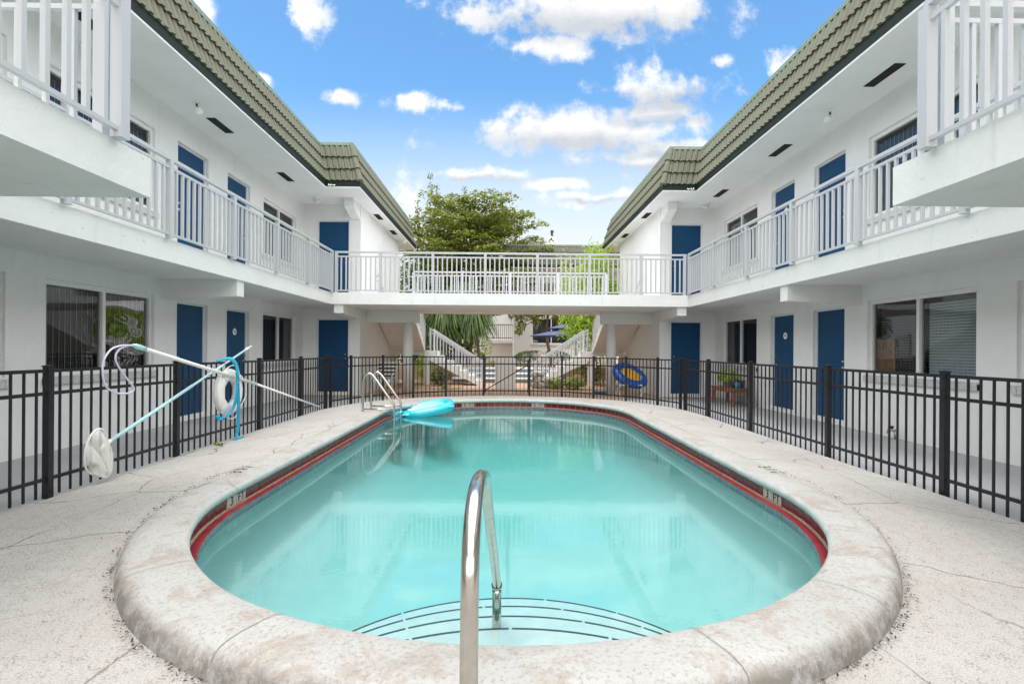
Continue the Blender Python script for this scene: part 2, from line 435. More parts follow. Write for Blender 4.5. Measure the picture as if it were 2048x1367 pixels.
# walkways run along both wings, outside the deck edge
for x0, x1 in ((-14, -3.2), (3.3, 14)):
    mb.quad((x0,-8,WALK), (x1,-8,WALK), (x1,14.4,WALK), (x0,14.4,WALK))
tag(mb.build('walkway', M['walk']), kind='structure')
mb = MB(); mb.quad((-3.2,-8,-.16), (3.3,-8,-.16), (3.3,-4,-.16), (-3.2,-4,-.16))
mb.quad((-14,14.4,-.135), (14,14.4,-.135), (14,34,-.135), (-14,34,-.135))
mb.quad((-3.2,12.9,-.138), (3.3,12.9,-.138), (3.3,14.4,-.138), (-3.2,14.4,-.138))
tag(mb.build('brick_paving', M['paver']), kind='structure')

# deck: sheet with a hole for the pool; rises towards the coping, falls to the fence
def deck_outer(x, y, nx, ny):
    if y >= PY1: return (PX + 3.95*nx, PY1 + 3.92*ny)
    if y > PY0 or abs(ny) < 1e-6: return (PX + 3.95*nx, y)
    t = 1e9
    if abs(nx) > 1e-6: t = 3.95/abs(nx)
    if ny < 0: t = min(t, (PY0+4)/-ny)
    return (PX + nx*t, PY0 + ny*t)
def deck_z(y, t):
    inner = -.085 + .108*sm(2.7, 5.0, y)
    outer = -.085 + .055*sm(9, 13, y)
    return inner + (outer-inner)*sm(0, 1, t)
rows = []
inn = stadium(.30)
for k in range(11):
    t = (k/10)**1.3
    row = []
    for (x, y, nx, ny) in inn:
        ox, oy = deck_outer(x, y, nx, ny)
        qx, qy = x + (ox-x)*t, y + (oy-y)*t
        row.append((qx, qy, deck_z(qy, t) + .004*mnoise.noise(Vector((qx*1.3, qy*1.3, 0)))))
    rows.append(row)
edge = [(x, y, -.30) for x, y, z in rows[-1]]
mb = MB(); mb.grid([[(x, y, -.20) for x, y, z in rows[0]]] + rows + [edge], closed=True)
tag(mb.build('pool_deck', M['deck'], smooth=False), kind='structure')

# ------------------------------------------------------------------ pool
pool = thing('swimming_pool', (PX, 7.1, 0), 'round-ended swimming pool with pale coping and red tile band, turquoise inside', 'swimming pool')
def ring_rows(prof, wob=0):
    rows = []
    for d, z in prof:
        st = stadium(d)
        rows.append([(x, y, z + (wob*mnoise.noise(Vector((x*2.1, y*2.1, d*3))) if wob else 0)) for x, y, _, _ in st])
    return rows
COP = [(.05,-.052), (.012,-.050), (-.008,-.035), (-.016,-.012), (-.012,.010), (.005,.027), (.035,.037), (.10,.041), (.20,.042), (.25,.039), (.29,.030), (.318,.010), (.335,-.02), (.345,-.06), (.352,-.16)]
mb = MB(); cr = ring_rows(COP, .005); mb.grid(cr[:6], 1, closed=True); mb.grid(cr[5:], 0, closed=True)
coping = mb.build('coping', [M['coping'], M['lip']], pool, smooth=True)
# joints across the coping slabs
st = stadium(0)
acc = 0; lastp = None; nextj = .35
for i, (x, y, nx, ny) in enumerate(st):
    if lastp is not None:
        acc += math.hypot(x-lastp[0], y-lastp[1])
        if acc > nextj:
            nextj += .93; tx, ty = -ny, nx; mb = MB()
            for (d0, z0), (d1, z1) in zip(COP[2:12], COP[3:13]):
                w = .0019
                mb.quad(*[(x + nx*d + tx*q, y + ny*d + ty*q, z + .006 + (.004 if d > .3 else 0)) for d, z, q in ((d0,z0,-w), (d1,z1,-w), (d1,z1,w), (d0,z0,w))])
            mb.build('joint', M['joint'], coping)
    lastp = (x, y)
# tile band, tile by tile
def sweep_tiles(mb, d0, z0, d1, z1, size, gap, th=.006):
    n = 0; fine = stadium(0, 240, 90); per = [0]
    for a, b in zip(fine, fine[1:] + fine[:1]): per.append(per[-1] + math.hypot(b[0]-a[0], b[1]-a[1]))
    tot = per[-1]; cnt = round(tot/size); step = tot/cnt
    def at(s):
        s %= tot
        lo, hi = 0, len(per)-1
        while hi-lo > 1:
            m_ = (lo+hi)//2
            if per[m_] <= s: lo = m_
            else: hi = m_
        a, b = fine[lo], fine[(lo+1) % len(fine)]; f = (s-per[lo])/max(1e-9, per[lo+1]-per[lo])
        q = [a[k] + (b[k]-a[k])*f for k in range(4)]; l = math.hypot(q[2], q[3]); return q[0], q[1], q[2]/l, q[3]/l
    for i in range(cnt):
        a = at(i*step + gap/2); b = at((i+1)*step - gap/2)
        mb.quad(*[(q[0] + q[2]*d, q[1] + q[3]*d, z) for q, d, z in ((a,d0,z0), (b,d0,z0), (b,d1,z1), (a,d1,z1))])
    return cnt
mb = MB(); mb.grid(ring_rows([(.034,-.04), (.034,-.160), (-.046,-.160), (-.046,-.215), (-.03,-.215)]), closed=True)
mb.build('grout_bed', M['grout'], pool)
mb = MB(); sweep_tiles(mb, .030, -.056, .030, -.142, .152, .007); mb.build('waterline_tile', M['red_tile'], pool)
mb = MB(); sweep_tiles(mb, .016, -.157, -.047, -.157, .152, .007); mb.build('ledge_tile', M['red_ledge'], pool)
mb = MB(); sweep_tiles(mb, -.049, -.159, -.049, -.212, .152, .007); mb.build('ledge_face_tile', M['blue_tile'], pool)
# basin
rows = []
for d, fr in ((-.043, 0), (-.050, .25), (-.085, .42), (-.17, .53), (-.35, .64), (-.65, .78), (-1.1, .92), (-1.6, 1), (-2.34, 1.03)):
    row = []
    for x, y, _, _ in stadium(d):
        dep = .98 + .40*sm(5.0, 11.0, y)
        row.append((x, y, -.205 - dep*fr))
    rows.append(row)
mb = MB(); mb.grid(rows, closed=True); mb.add(rows[-1], [tuple(range(len(rows[-1])))])
mb.build('basin', M['plaster'], pool, smooth=True)
# entry steps at the near end, dark tiled noses
STEP = [(1.34, -.30), (1.70, -.42), (2.06, -.54), (2.42, -.66)]   # centre of the arc, depth
for i, (yc_, z) in enumerate(STEP):
    r = 1.45
    mb = MB(); n = 40; r2 = r
    arc = [(PX + r*math.cos(PI*j/n), yc_ + r*math.sin(PI*j/n)) for j in range(n+1)]
    inn2 = [(PX + max(r-.75, .02)*math.cos(PI*j/n), yc_ + max(r-.75, .02)*math.sin(PI*j/n)) for j in range(n+1)]
    mb.grid([[(x, y, z) for x, y in inn2], [(x, y, z) for x, y in arc], [(x, y, z-.5) for x, y in arc]])
    stp = mb.build('entry_step', M['step_plaster'], pool)
    mb = MB()
    seg = .52/r; a = .10 + i*.06
    while a < PI - .08:
        b = min(a + seg, PI-.05); q = [a + (b-a)*k/6 for k in range(7)]
        mb.grid([[(PX + rr*math.cos(t), yc_ + rr*math.sin(t), z + .004) for t in q] for rr in (r-.010, r+.002)] + [[(PX + (r+.003)*math.cos(t), yc_ + (r+.003)*math.sin(t), z-.012) for t in q]])
        a = b + .018/r
    mb.build('nosing_tile', M['dark_tile'], stp)
# depth markers: (centre along the wall, text)
def marker(px, py, nx, ny, txt):
    t = Vector((ny, -nx, 0)); up = Vector((0, 0, 1)); nrm = Vector((-nx, -ny, 0)) # faces the water
    ax = up.cross(nrm)
    c = Vector((px, py, -.099))
    mb = MB()
    for q in (-.078, .078):
        p = [c + ax*(q + a) + up*b + nrm*.004 for a, b in ((-.075,-.046), (.075,-.046), (.075,.046), (-.075,.046))]
        p2 = [v - nrm*.01 for v in p]
        mb.add(p + p2, [(0,1,2,3), (0,4,5,1), (1,5,6,2), (2,6,7,3), (3,7,4,0)])
    o = mb.build('depth_marker', M['marker'], pool)
    for s_, q in ((txt.split()[0], -.078), (txt.split()[1], .078)):
        text_obj(s_, .105, M['ink'], o, frame_mtx(ax, up, nrm, c + ax*q + nrm*.006), .001)
marker(PX - PR - .027, 4.50, -1, 0, '3 FT'); marker(PX + PR + .027, 4.62, 1, 0, '3 FT')
for u in (-.0704, .0645):
    # where the sight line meets the far curve
    xx = u*12.1; a = math.acos((xx-PX)/(PR)); r = PR + .027
    marker(PX + r*math.cos(a), PY1 + r*math.sin(a), math.cos(a), math.sin(a), '8 FT')
# worn lettering on the coping rim
for x, y, s_ in ((-2.53, 4.98, -1), (2.64, 5.05, 1)):
    text_obj('3 FT', .17, M['worn'], coping, frame_mtx(Vector((0, 1 if s_ < 0 else -1, 0)), Vector((-1 if s_ < 0 else 1, 0, 0)), Vector((0,0,1)), Vector((x, y, .0455))), .0005)

mb = MB()
rows = []
for d in (.02, -.3, -.8, -1.4, -2.0, -2.34): rows.append([(x, y, WATER) for x, y, _, _ in stadium(d)])
low = [[(x, y, -2.8) for x, y, _, _ in stadium(d)] for d in (-2.34, .02)]
mb.grid(rows, closed=True); n0 = len(rows[0])
wv = rows + low + [rows[0]]
mb = MB(); mb.grid(rows[::-1] + [low[1], low[0]], closed=True)
# close the two slits along the centre line
mb.add(rows[-1], [tuple(range(n0))]); mb.add(low[0], [tuple(range(n0))])
w = mb.build('water', M['water']); tag(w, kind='structure')
bm = bmesh.new(); bm.from_mesh(w.data); bmesh.ops.remove_doubles(bm, verts=bm.verts, dist=.0005); bmesh.ops.recalc_face_normals(bm, faces=bm.faces); bm.to_mesh(w.data); bm.free()

# ------------------------------------------------------------------ the two wings of the motel
def wall_holes(mb, P, length, z0, z1, holes, rev=.11):
    """sheet in the plane P(u, 0, z) with openings (u0,u1,z0,z1) whose reveals run rev deep"""
    us = sorted({0, length, *[h[0] for h in holes], *[h[1] for h in holes]})
    zs = sorted({z0, z1, *[h[2] for h in holes], *[h[3] for h in holes]})
    us = [u for u in us if 0 <= u <= length]; zs = [z for z in zs if z0 <= z <= z1]
    for a, b in zip(us, us[1:]):
        for c_, d in zip(zs, zs[1:]):
            m = ((a+b)/2, (c_+d)/2)
            if any(h[0] < m[0] < h[1] and h[2] < m[1] < h[3] for h in holes): continue
            mb.quad(P(a,0,c_), P(b,0,c_), P(b,0,d), P(a,0,d))
    for u0, u1, a, b in holes:
        a2 = max(a, z0)
        mb.quad(P(u0,0,a2), P(u0,rev,a2), P(u0,rev,b), P(u0,0,b)); mb.quad(P(u1,0,a2), P(u1,rev,a2), P(u1,rev,b), P(u1,0,b))
        mb.quad(P(u0,0,b), P(u1,0,b), P(u1,rev,b), P(u0,rev,b)); mb.quad(P(u0,0,a2), P(u1,0,a2), P(u1,rev,a2), P(u0,rev,a2))
def pbox(mb, P, u0, u1, d0, d1, z0, z1, mi=0):
    a, b = P(u0, d0, z0), P(u1, d1, z1); mb.box(a[0], b[0], a[1], b[1], a[2], b[2], mi)

def window(par, P, u0, u1, z0, z1, style, sill=True, wavy=False):
    um = (u0+u1)/2; f = .045
    mb = MB()
    pbox(mb, P, u0, u1, .05, .11, z1-.065, z1); pbox(mb, P, u0, u1, .05, .11, z0, z0+f)
    pbox(mb, P, u0, u0+f, .052, .11, z0+f, z1-.065); pbox(mb, P, u1-f, u1, .052, .11, z0+f, z1-.065)
    pbox(mb, P, um-.028, um+.028, .045, .11, z0+f, z1-.065)
    pbox(mb, P, u0+.01, u1-.01, .02, .052, z0, z0+.03)
    fr = mb.build('window', M['frame'], par)
    mb = MB()
    for i_, (a, b) in enumerate(((u0+f, um-.028), (um+.028, u1-f))):
        mb.quad(P(a,.085,z0+f), P(b,.085,z0+f), P(b,.085,z1-.065), P(a,.085,z1-.065), 1 if (wavy and i_) else 0)
    mb.build('pane', [M['glass'], M['glass_wavy']], fr)
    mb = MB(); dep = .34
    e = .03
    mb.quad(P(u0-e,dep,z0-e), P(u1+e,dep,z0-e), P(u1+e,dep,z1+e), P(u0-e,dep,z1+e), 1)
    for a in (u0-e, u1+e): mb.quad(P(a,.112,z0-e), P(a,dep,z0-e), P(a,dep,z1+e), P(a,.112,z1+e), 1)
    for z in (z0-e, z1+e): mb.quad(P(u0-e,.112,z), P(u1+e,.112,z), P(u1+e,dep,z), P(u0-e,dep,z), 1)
    halves = ((u0+f, um-.028, style[0]), (um+.028, u1-f, style[1]))
    for a, b, stl in halves:
        if stl == 'v':       # vertical slats
            k = int((b-a)/.09)
            for i in range(k):
                q = a + (b-a)*(i+.5)/k
                mb.quad(P(q-.041,.19,z0+.05), P(q+.037,.205,z0+.05), P(q+.037,.205,z1-.08), P(q-.041,.19,z1-.08))
                mb.quad(P(q+.037,.188,z0+.05), P(q+.043,.188,z0+.05), P(q+.043,.188,z1-.08), P(q+.037,.188,z1-.08), 2)  # pale strip down each slat edge, painting in the light it catches
        elif stl in ('h', 'g'):
            k = int((z1-z0-.14)/.042)
            for i in range(k):
                z = z0 + .06 + i*.042
                mb.quad(P(a+.01,.185,z-.010), P(b-.01,.185,z-.010), P(b-.01,.20,z+.026), P(a+.01,.20,z+.026), 2 if stl == 'g' else 0)
    mb.build('blind', [M['blind_dark'] if 'v' in style else M['blind_mid'], M['interior'], M['blind_grey']], fr)
    if sill:
        mb = MB(); k = round((u1-u0+.1)/.085)
        for i in range(k):
            a = u0-.05 + (u1-u0+.1)*i/k
            p = [P(a, -.045, z0-.125), P(a+.078, -.045, z0-.125), P(a+.078, -.045, z0-.035), P(a, -.045, z0-.035)]
            q = [P(a, .05, z0-.125), P(a+.078, .05, z0-.125), P(a+.078, .05, z0-.003), P(a, .05, z0-.003)]
            mb.add(p + q, [(0,1,2,3), (4,7,6,5), (0,4,5,1), (1,5,6,2), (2,6,7,3), (3,7,4,0)])
        pbox(mb, P, u0-.05, u1+.05, -.032, .0, z0-.121, z0-.045)
        mb.build('sill', M['sill'], fr)
    return fr

def door(par, P, u0, u1, z0, z1, knob_hi=True, number=None):
    mb = MB(); pbox(mb, P, u0+.03, u1-.03, .085, .13, z0+.02, z1-.03)
    d = mb.build('door', M['door'], par)
    mb = MB()
    pbox(mb, P, u0, u0+.028, .06, .13, z0, z1); pbox(mb, P, u1-.028, u1, .06, .13, z0, z1); pbox(mb, P, u0+.028, u1-.028, .06, .13, z1-.028, z1)
    pbox(mb, P, u0, u1, .03, .14, z0-.05, z0+.018)
    mb.build('door_frame', M['door_trim'], d)
    uk = (u1-.10) if knob_hi else (u0+.10)
    for z, r, nme in ((z0+.98, .028, 'handle'), (z0+1.10, .022, 'deadbolt')):
        mb = MB(); mb.tube([P(uk,.086,z), P(uk,.07,z), P(uk,.055,z), P(uk,.04,z), P(uk,.03,z)], [r*1.1, r*1.1, r*.5, r, r*.8], 12)
        mb.build(nme, M['chrome'], d, smooth=True)
    if number:
        um = (u0+u1)/2; zc = z0 + 1.62
        mb = MB(); mb.tube([P(um,.0855,zc), P(um,.078,zc)], .075, 24)
        pl = mb.build('number_plaque', M['white_plastic'], d)
        o = Vector(P(um, .0765, zc)); nrm = (Vector(P(0,-1,0)) - Vector(P(0,0,0))); up = Vector((0,0,1)); ax = up.cross(nrm)
        text_obj(number, .058, M['ink'], pl, frame_mtx(ax, up, nrm, o), .001, 'number')
        mb = MB(); mb.tube([P(um,.0855,zc-.16), P(um,.08,zc-.16)], .009, 8); mb.build('peephole', M['chrome'], d)
    return d

def roof_run(mb, A, B, lean, sa, sb, z0=EAVE+.165, rise=1.04, ll=.28, pitch=.148, courses=3, pps=10):
    """three courses of wavy tiles leaning back from the eave line A-B; sa, sb lengthen the top at the ends"""
    A, B = Vector((*A, 0)), Vector((*B, 0)); d = (B-A).normalized(); ln = Vector((*lean, 0)); Lg = (B-A).length
    nrm = (-ln*rise + Vector((0,0,1))*ll).normalized()
    n = int(Lg/pitch*pps)
    def pt(t, s, off):
        return A + d*(sa*s) + (B - A + d*(sb*s - sa*s))*t + ln*ll*s + Vector((0,0,z0 + rise*s)) + nrm*off
    for k in range(courses):
        s0, s1 = k/courses - (.02 if k else 0), (k+1)/courses
        rows = [[], [], [], []]
        for i in range(n+1):
            t = i/n; q = t*Lg/pitch
            jit = .004*mnoise.noise(Vector((math.floor(q/2), k*7.3, A.x)))
            w = .020*math.sin(2*PI*q) + .006*math.sin(6*PI*q + .8) + .003*math.sin(14*PI*q)
            rows[0].append(pt(t, s0 + .015 + jit, -.03 + w))
            rows[1].append(pt(t, s0 + jit, .055 + w))
            rows[2].append(pt(t, (s0+s1)/2, .030 + w))
            rows[3].append(pt(t, s1, .010 + w*.8))
        mb.grid(rows)

VENTS = {-1: (6.7, 9.65, 12.5), 1: (7.6, 10.5, 13.4)}
def wing(s):
    side = 'left' if s < 0 else 'right'
    lab = ('white two-storey motel wing with green tiled roof, beside the ring buoy and skimmer net' if s < 0 else
           'white two-storey motel wing with green tiled roof, behind the wooden plant bench')
    b = thing('motel_wing', (CX + s*7, 6, 0), lab, 'building', 'motel wings facing the pool')
    X = lambda h: CX + s*h
    Y0 = -4.0
    Pw = lambda u, d, z: (X(WALLX) + s*d, Y0 + u, z)
    yy = lambda y: y - Y0
    wins = [(4.0, 6.05), (6.58, 8.58), (12.4, 14.3)]; doors = [(9.17, 10.11), (10.8, 11.74)]
    # lower wall
    zb, zt, db, dt = .85, 2.08, -.06, 2.03
    holes = [(yy(a), yy(c), zb, zt) for a, c in wins] + [(yy(a), yy(c), db, dt) for a, c in doors]
    mb = MB(); wall_holes(mb, Pw, ENDY-Y0, WALK-.03, SLAB0+.02, holes)
    Pe = lambda u, d, z: (X(RETX) + s*u, ENDY + d, z)
    wall_holes(mb, Pe, WALLX-RETX, WALK-.03, SLAB0+.02, [(.335, 1.245, db, 2.06)])
    mb.quad((X(RETX), ENDY, WALK-.03), (X(RETX), 20.1, WALK-.03), (X(RETX), 20.1, SLAB0+.02), (X(RETX), ENDY, SLAB0+.02))
    mb.quad((X(RETX), 20.1, WALK-.03), (X(12), 20.1, WALK-.03), (X(12), 20.1, SLAB0+.02), (X(RETX), 20.1, SLAB0+.02))
    mb.build('lower_wall', M['wall'], b)
    # upper wall
    uzb, uzt, udt = 3.48, 4.83, 4.88
    holes = [(yy(a), yy(c), uzb, uzt) for a, c in wins] + [(yy(a), yy(c), 2.70, udt) for a, c in doors]
    mb = MB(); wall_holes(mb, Pw, ENDY-Y0, SLAB1-.02, EAVE+.01, holes)
    wall_holes(mb, Pe, WALLX-RETX, SLAB1-.02, EAVE+.01, [(.335, 1.245, 2.70, 4.90)])
    mb.quad((X(RETX), ENDY, SLAB1-.3), (X(RETX), 20.1, SLAB1-.3), (X(RETX), 20.1, EAVE+.01), (X(RETX), ENDY, EAVE+.01))
    mb.quad((X(RETX), 20.1, SLAB1-.3), (X(12), 20.1, SLAB1-.3), (X(12), 20.1, EAVE+.01), (X(RETX), 20.1, EAVE+.01))
    mb.build('upper_wall', M['wall'], b)
    lo = {-1: ('vv', 'vv', 'vh'), 1: ('gg', 'gh', 'hv')}[s]
    for i, (a, c) in enumerate(wins):
        window(b, Pw, yy(a), yy(c), zb, zt, lo[i], wavy=(s < 0 and i == 1))
        window(b, Pw, yy(a), yy(c), uzb, uzt, {0: 'vv', 1: 'vv', 2: 'vh' if s < 0 else 'vg'}[i])
    nums = {-1: ('112', '212'), 1: ('106', '206')}[s]
    for i, (a, c) in enumerate(doors):
        door(b, Pw, yy(a), yy(c), db, dt, i == 1, nums[0] if i == 1 else None)
        door(b, Pw, yy(a), yy(c), 2.70, udt, i == 1, nums[1] if i == 1 else None)
    door(b, Pe, .335, 1.245, db, 2.06, False); door(b, Pe, .335, 1.245, 2.70, 4.90, False)
    # gallery slab and near landing
    mb = MB(); mb.box(X(EDGEX), X(WALLX)+s*.02, Y0, ENDY+.02, SLAB0, SLAB1)
    mb.build('gallery_slab', M['slab'], b)
    mb = MB(); mb.box(X(2.89), X(EDGEX)-s*.001, Y0, 3.985, SLAB0+.006, SLAB1+.006)
    mb.build('landing_slab', M['slab'], b)
    # beams
    def beam(y0, w):
        mb = MB(); y1 = y0 + w; xa, xb = X(WALLX), X(EDGEX)+s*.04
        mb.add([(xa,y0,2.03), (xa,y1,2.03), (xb,y1,2.09), (xb,y0,2.09), (xa,y0,SLAB0), (xa,y1,SLAB0), (xb,y1,SLAB0), (xb,y0,SLAB0)],
               [(0,1,2,3), (4,7,6,5), (0,3,7,4), (1,5,6,2), (2,6,7,3), (0,4,5,1)])
        mb.build('beam', M['beam'], b)
    beam(8.74, .23); beam(2.5, .23)
    mb = MB(); xa, xb = X(4.36), X(4.60)
    mb.add([(xa,ENDY,2.05), (xb,ENDY,2.05), (xb,13.36,2.13), (xa,13.36,2.13), (xa,ENDY,SLAB0), (xb,ENDY,SLAB0), (xb,13.36,SLAB0), (xa,13.36,SLAB0)],
           [(0,1,2,3), (4,7,6,5), (0,3,7,4), (1,5,6,2), (2,6,7,3), (0,4,5,1)]); mb.build('beam', M['beam'], b)
    mb = MB(); xa, xb = X(4.36), X(4.62)
    mb.add([(xa,ENDY,4.93), (xb,ENDY,4.93), (xb,14.2,5.13), (xa,14.2,5.13), (xa,ENDY,EAVE), (xb,ENDY,EAVE), (xb,14.2,EAVE), (xa,14.2,EAVE)],
           [(0,1,2,3), (4,7,6,5), (0,3,7,4), (1,5,6,2), (2,6,7,3), (0,4,5,1)]); mb.build('bracket', M['beam'], b)
    # soffit, in one piece with slots for the vents left as proud dark grilles
    mb = MB()
    mb.box(X(ROOFX), X(12), Y0, ROOFY, EAVE, EAVE+.05); mb.box(X(RROOFX), X(12), ROOFY+.001, 21.5, EAVE, EAVE+.05)
    mb.build('soffit', M['soffit'], b)
    def vent(x, y):
        mb = MB(); mb.box(x-.085, x+.085, y-.325, y+.325, EAVE-.006, EAVE-.001)
        for k in range(14): mb.box(x-.08, x+.08, y-.30+k*.046, y-.285+k*.046, EAVE-.010, EAVE-.006)
        mb.build('vent', M['black_rough'], b)
    for y in VENTS[s]: vent(X(5.50), y)
    for y in ((16.2, 18.35) if s < 0 else (15.7, 18.5)): vent(X(4.17), y)
    # eave: white trim, dark green fascia
    for nme, mat, za, zb_, o in (('eave_trim', M['soffit'], EAVE-.012, EAVE+.022, .012), ('fascia', M['fascia'], EAVE+.022, EAVE+.175, .020)):
        mb = MB()
        mb.box(X(ROOFX)-s*o, X(ROOFX)+s*.04, Y0, ROOFY-o, za, zb_)
        mb.box(X(RROOFX)-s*o, X(ROOFX)+s*.04, ROOFY-o, ROOFY+.04, za, zb_)
        mb.box(X(RROOFX)-s*o, X(RROOFX)+s*.04, ROOFY+.04, 21.5, za, zb_)
        mb.box(X(RROOFX)-s*o, X(12), 21.5, 21.5+o, za, zb_)
        mb.build(nme, mat, b)
    mb = MB(); lx = (s, 0)
    roof_run(mb, (X(ROOFX), Y0), (X(ROOFX), ROOFY), lx, 0, .28)
    roof_run(mb, (X(ROOFX), ROOFY), (X(RROOFX), ROOFY), (0, 1), -.28, -.28)
    roof_run(mb, (X(RROOFX), ROOFY), (X(RROOFX), 21.5), lx, .28, -.28)
    roof_run(mb, (X(RROOFX), 21.5), (X(12), 21.5), (0, -1), .28, 0, pps=6)
    zt_ = EAVE + .165 + 1.04
    rf = mb.build('roof', M['tile'], b)
    mb = MB(); mb.box(X(ROOFX+.30), X(12), Y0, ROOFY+.3, zt_-.12, zt_-.06); mb.box(X(RROOFX+.30), X(12), ROOFY+.31, 21.2, zt_-.12, zt_-.06)
    mb.box(X(12)-.01, X(12)+.01, Y0, 21.2, WALK, zt_-.06); mb.box(X(ROOFX+.3), X(12), Y0-.02, Y0, SLAB0, zt_-.06)
    mb.build('flat_roof', M['sill'], b)
    # metal cap along the top
    mb = MB(); o = .28; w0, w1 = -.035, .07
    xm, xr, yr = X(ROOFX+o), X(RROOFX+o), ROOFY+o
    mb.box(xm+s*w0, xm+s*w1, Y0, yr+w0, zt_-.02, zt_+.06)
    mb.box(xr+s*w0, xm+s*w1, yr+w0, yr+w1, zt_-.02, zt_+.06)
    mb.box(xr+s*w0, xr+s*w1, yr+w1, 21.2, zt_-.02, zt_+.06)
    mb.build('ridge_cap', M['cap'], rf)
    # barrel tiles down the hip
    p0 = Vector((X(RROOFX), ROOFY, EAVE+.17)); p1 = Vector((X(RROOFX+.28), ROOFY+.28, zt_-.02))
    dirv = (p1-p0).normalized(); out = Vector((-s, -1, .5)).normalized()
    mb = MB()
    for k in range(3):
        a = p0 + (p1-p0)*(k/3 - .02) + out*.02; c_ = p0 + (p1-p0)*((k+1)/3 + .03)
        mb.tube([a, c_], [.088, .070], 14)
    mb.build('hip_tile', M['tile'], rf, smooth=False)
    return b
WING = {s: wing(s) for s in (-1, 1)}
# ------------------------------------------------------------------ white railings
def railing(t, A, B, posts, gap=.124, h=1.07, skip_posts=(), post=True, ps=.068, pk=.032):
    """rails, posts and balusters of thing t between floor points A and B; posts = fractions"""
    A, B = Vector(A), Vector(B); d = B-A; Lh = math.hypot(d.x, d.y); rz = math.atan2(d.y, d.x); up = Vector((0,0,1))
    for nme, z, w, hh in (('top_rail', h-.022, .062, .044), ('sub_rail', h-.135, .036, .034), ('bottom_rail', .055, .036, .030)):
        mb = MB(); mb.bar(A + up*z, B + up*z, w, hh); mb.build(nme, M['rail'], t)
    first = None
    for f in posts:
        p = A + d*f
        if first is None:
            mb = MB(); mb.box(p.x-ps/2, p.x+ps/2, p.y-ps/2, p.y+ps/2, p.z-.0, p.z+h-.046)
            first = mb.build('post', M['rail'], t, loc=p)
        else: dup(first, t, p)
    ps_ = sorted(posts); first = None
    for a, b in zip(ps_, ps_[1:]):
        k = max(1, round((b-a)*Lh/gap))
        for i in range(1, k):
            p = A + d*(a + (b-a)*i/k)
            if first is None:
                mb = MB(); mb.box(p.x-pk/2, p.x+pk/2, p.y-pk/2, p.y+pk/2, p.z+.045, p.z+h-.13)
                first = mb.build('baluster', M['rail'], t, loc=p)
            else: dup(first, t, p)
GX = 4.615
for s in (-1, 1):
    x = CX + s*GX; nmx = 'ring buoy' if s < 0 else 'plant bench'
    t = thing('gallery_railing', (x, 8, SLAB1), f'white railing along the upper gallery above the {nmx}', 'railing', 'white gallery railings')
    y0, y1 = 3.9, 13.26; n = 6
    ys = [5.26, 6.86, 8.46, 10.06, 11.66, 13.225]
    railing(t, (x, y0, SLAB1), (x, y1, SLAB1), [0] + [(y-y0)/(y1-y0) for y in ys], .133)
    # near landing: along its edge, and back to the gallery
    xn = CX + s*2.84
    t = thing('landing_railing', (xn, 2, SLAB1), f'white railing of the near landing, high on the side of the {nmx}', 'railing', 'white gallery railings')
    railing(t, (xn, 3.60, SLAB1+.006), (xn, -1.7, SLAB1+.006), [0, .33, .66, 1], .140, ps=.080, pk=.033, h=1.04)
    xa = CX + s*2.97; xb = CX + s*4.5
    railing(t, (xb, 3.60, SLAB1+.006), (xa, 3.60, SLAB1+.006), [0, 1], .19, pk=.03, h=1.04)
# ------------------------------------------------------------------ bridge
br = thing('footbridge', (CX, 15, 0), 'white concrete bridge on round columns joining the two galleries behind the pool', 'bridge')
mb = MB(); mb.box(CX-EDGEX+.001, CX+EDGEX-.001, 13.30, 16.75, SLAB0-.002, SLAB1-.002); mb.build('bridge_slab', M['slab'], br)
for s in (-1, 1):
    mb = MB(); mb.box(CX+s*RETX, CX+s*2.78, 15.55, 15.80, 2.0, SLAB0-.002); mb.build('beam', M['beam'], br)
    mb = MB(); mb.lathe([(.15, WALK-.02), (.15, 2.0)], (CX+s*3.1, 15.62, 0), n=28); o = mb.build('column', M['beam'], br)
    o.data.polygons.foreach_set('use_smooth', [len(p.vertices) == 4 for p in o.data.polygons])
t = thing('bridge_railing', (CX, 13.34, SLAB1), 'white railing along the front edge of the bridge, facing the pool', 'railing')
xs = [-3.36+1.36*i for i in range(6)]
railing(t, (CX-GX+.04, 13.345, SLAB1), (CX+GX-.04, 13.345, SLAB1), [0.004, *[(x - .04 + GX - .04 - .0)/(2*GX-.08) for x in xs], .996], .124)
t = thing('rear_bridge_railing', (CX, 16.7, SLAB1), 'shorter white railing along the back edge of the bridge, before the trees', 'railing')
railing(t, (CX-3.13, 16.68, SLAB1), (CX+3.13, 16.68, SLAB1), [0, .25, .5, .75, 1], .124, ps=.085)
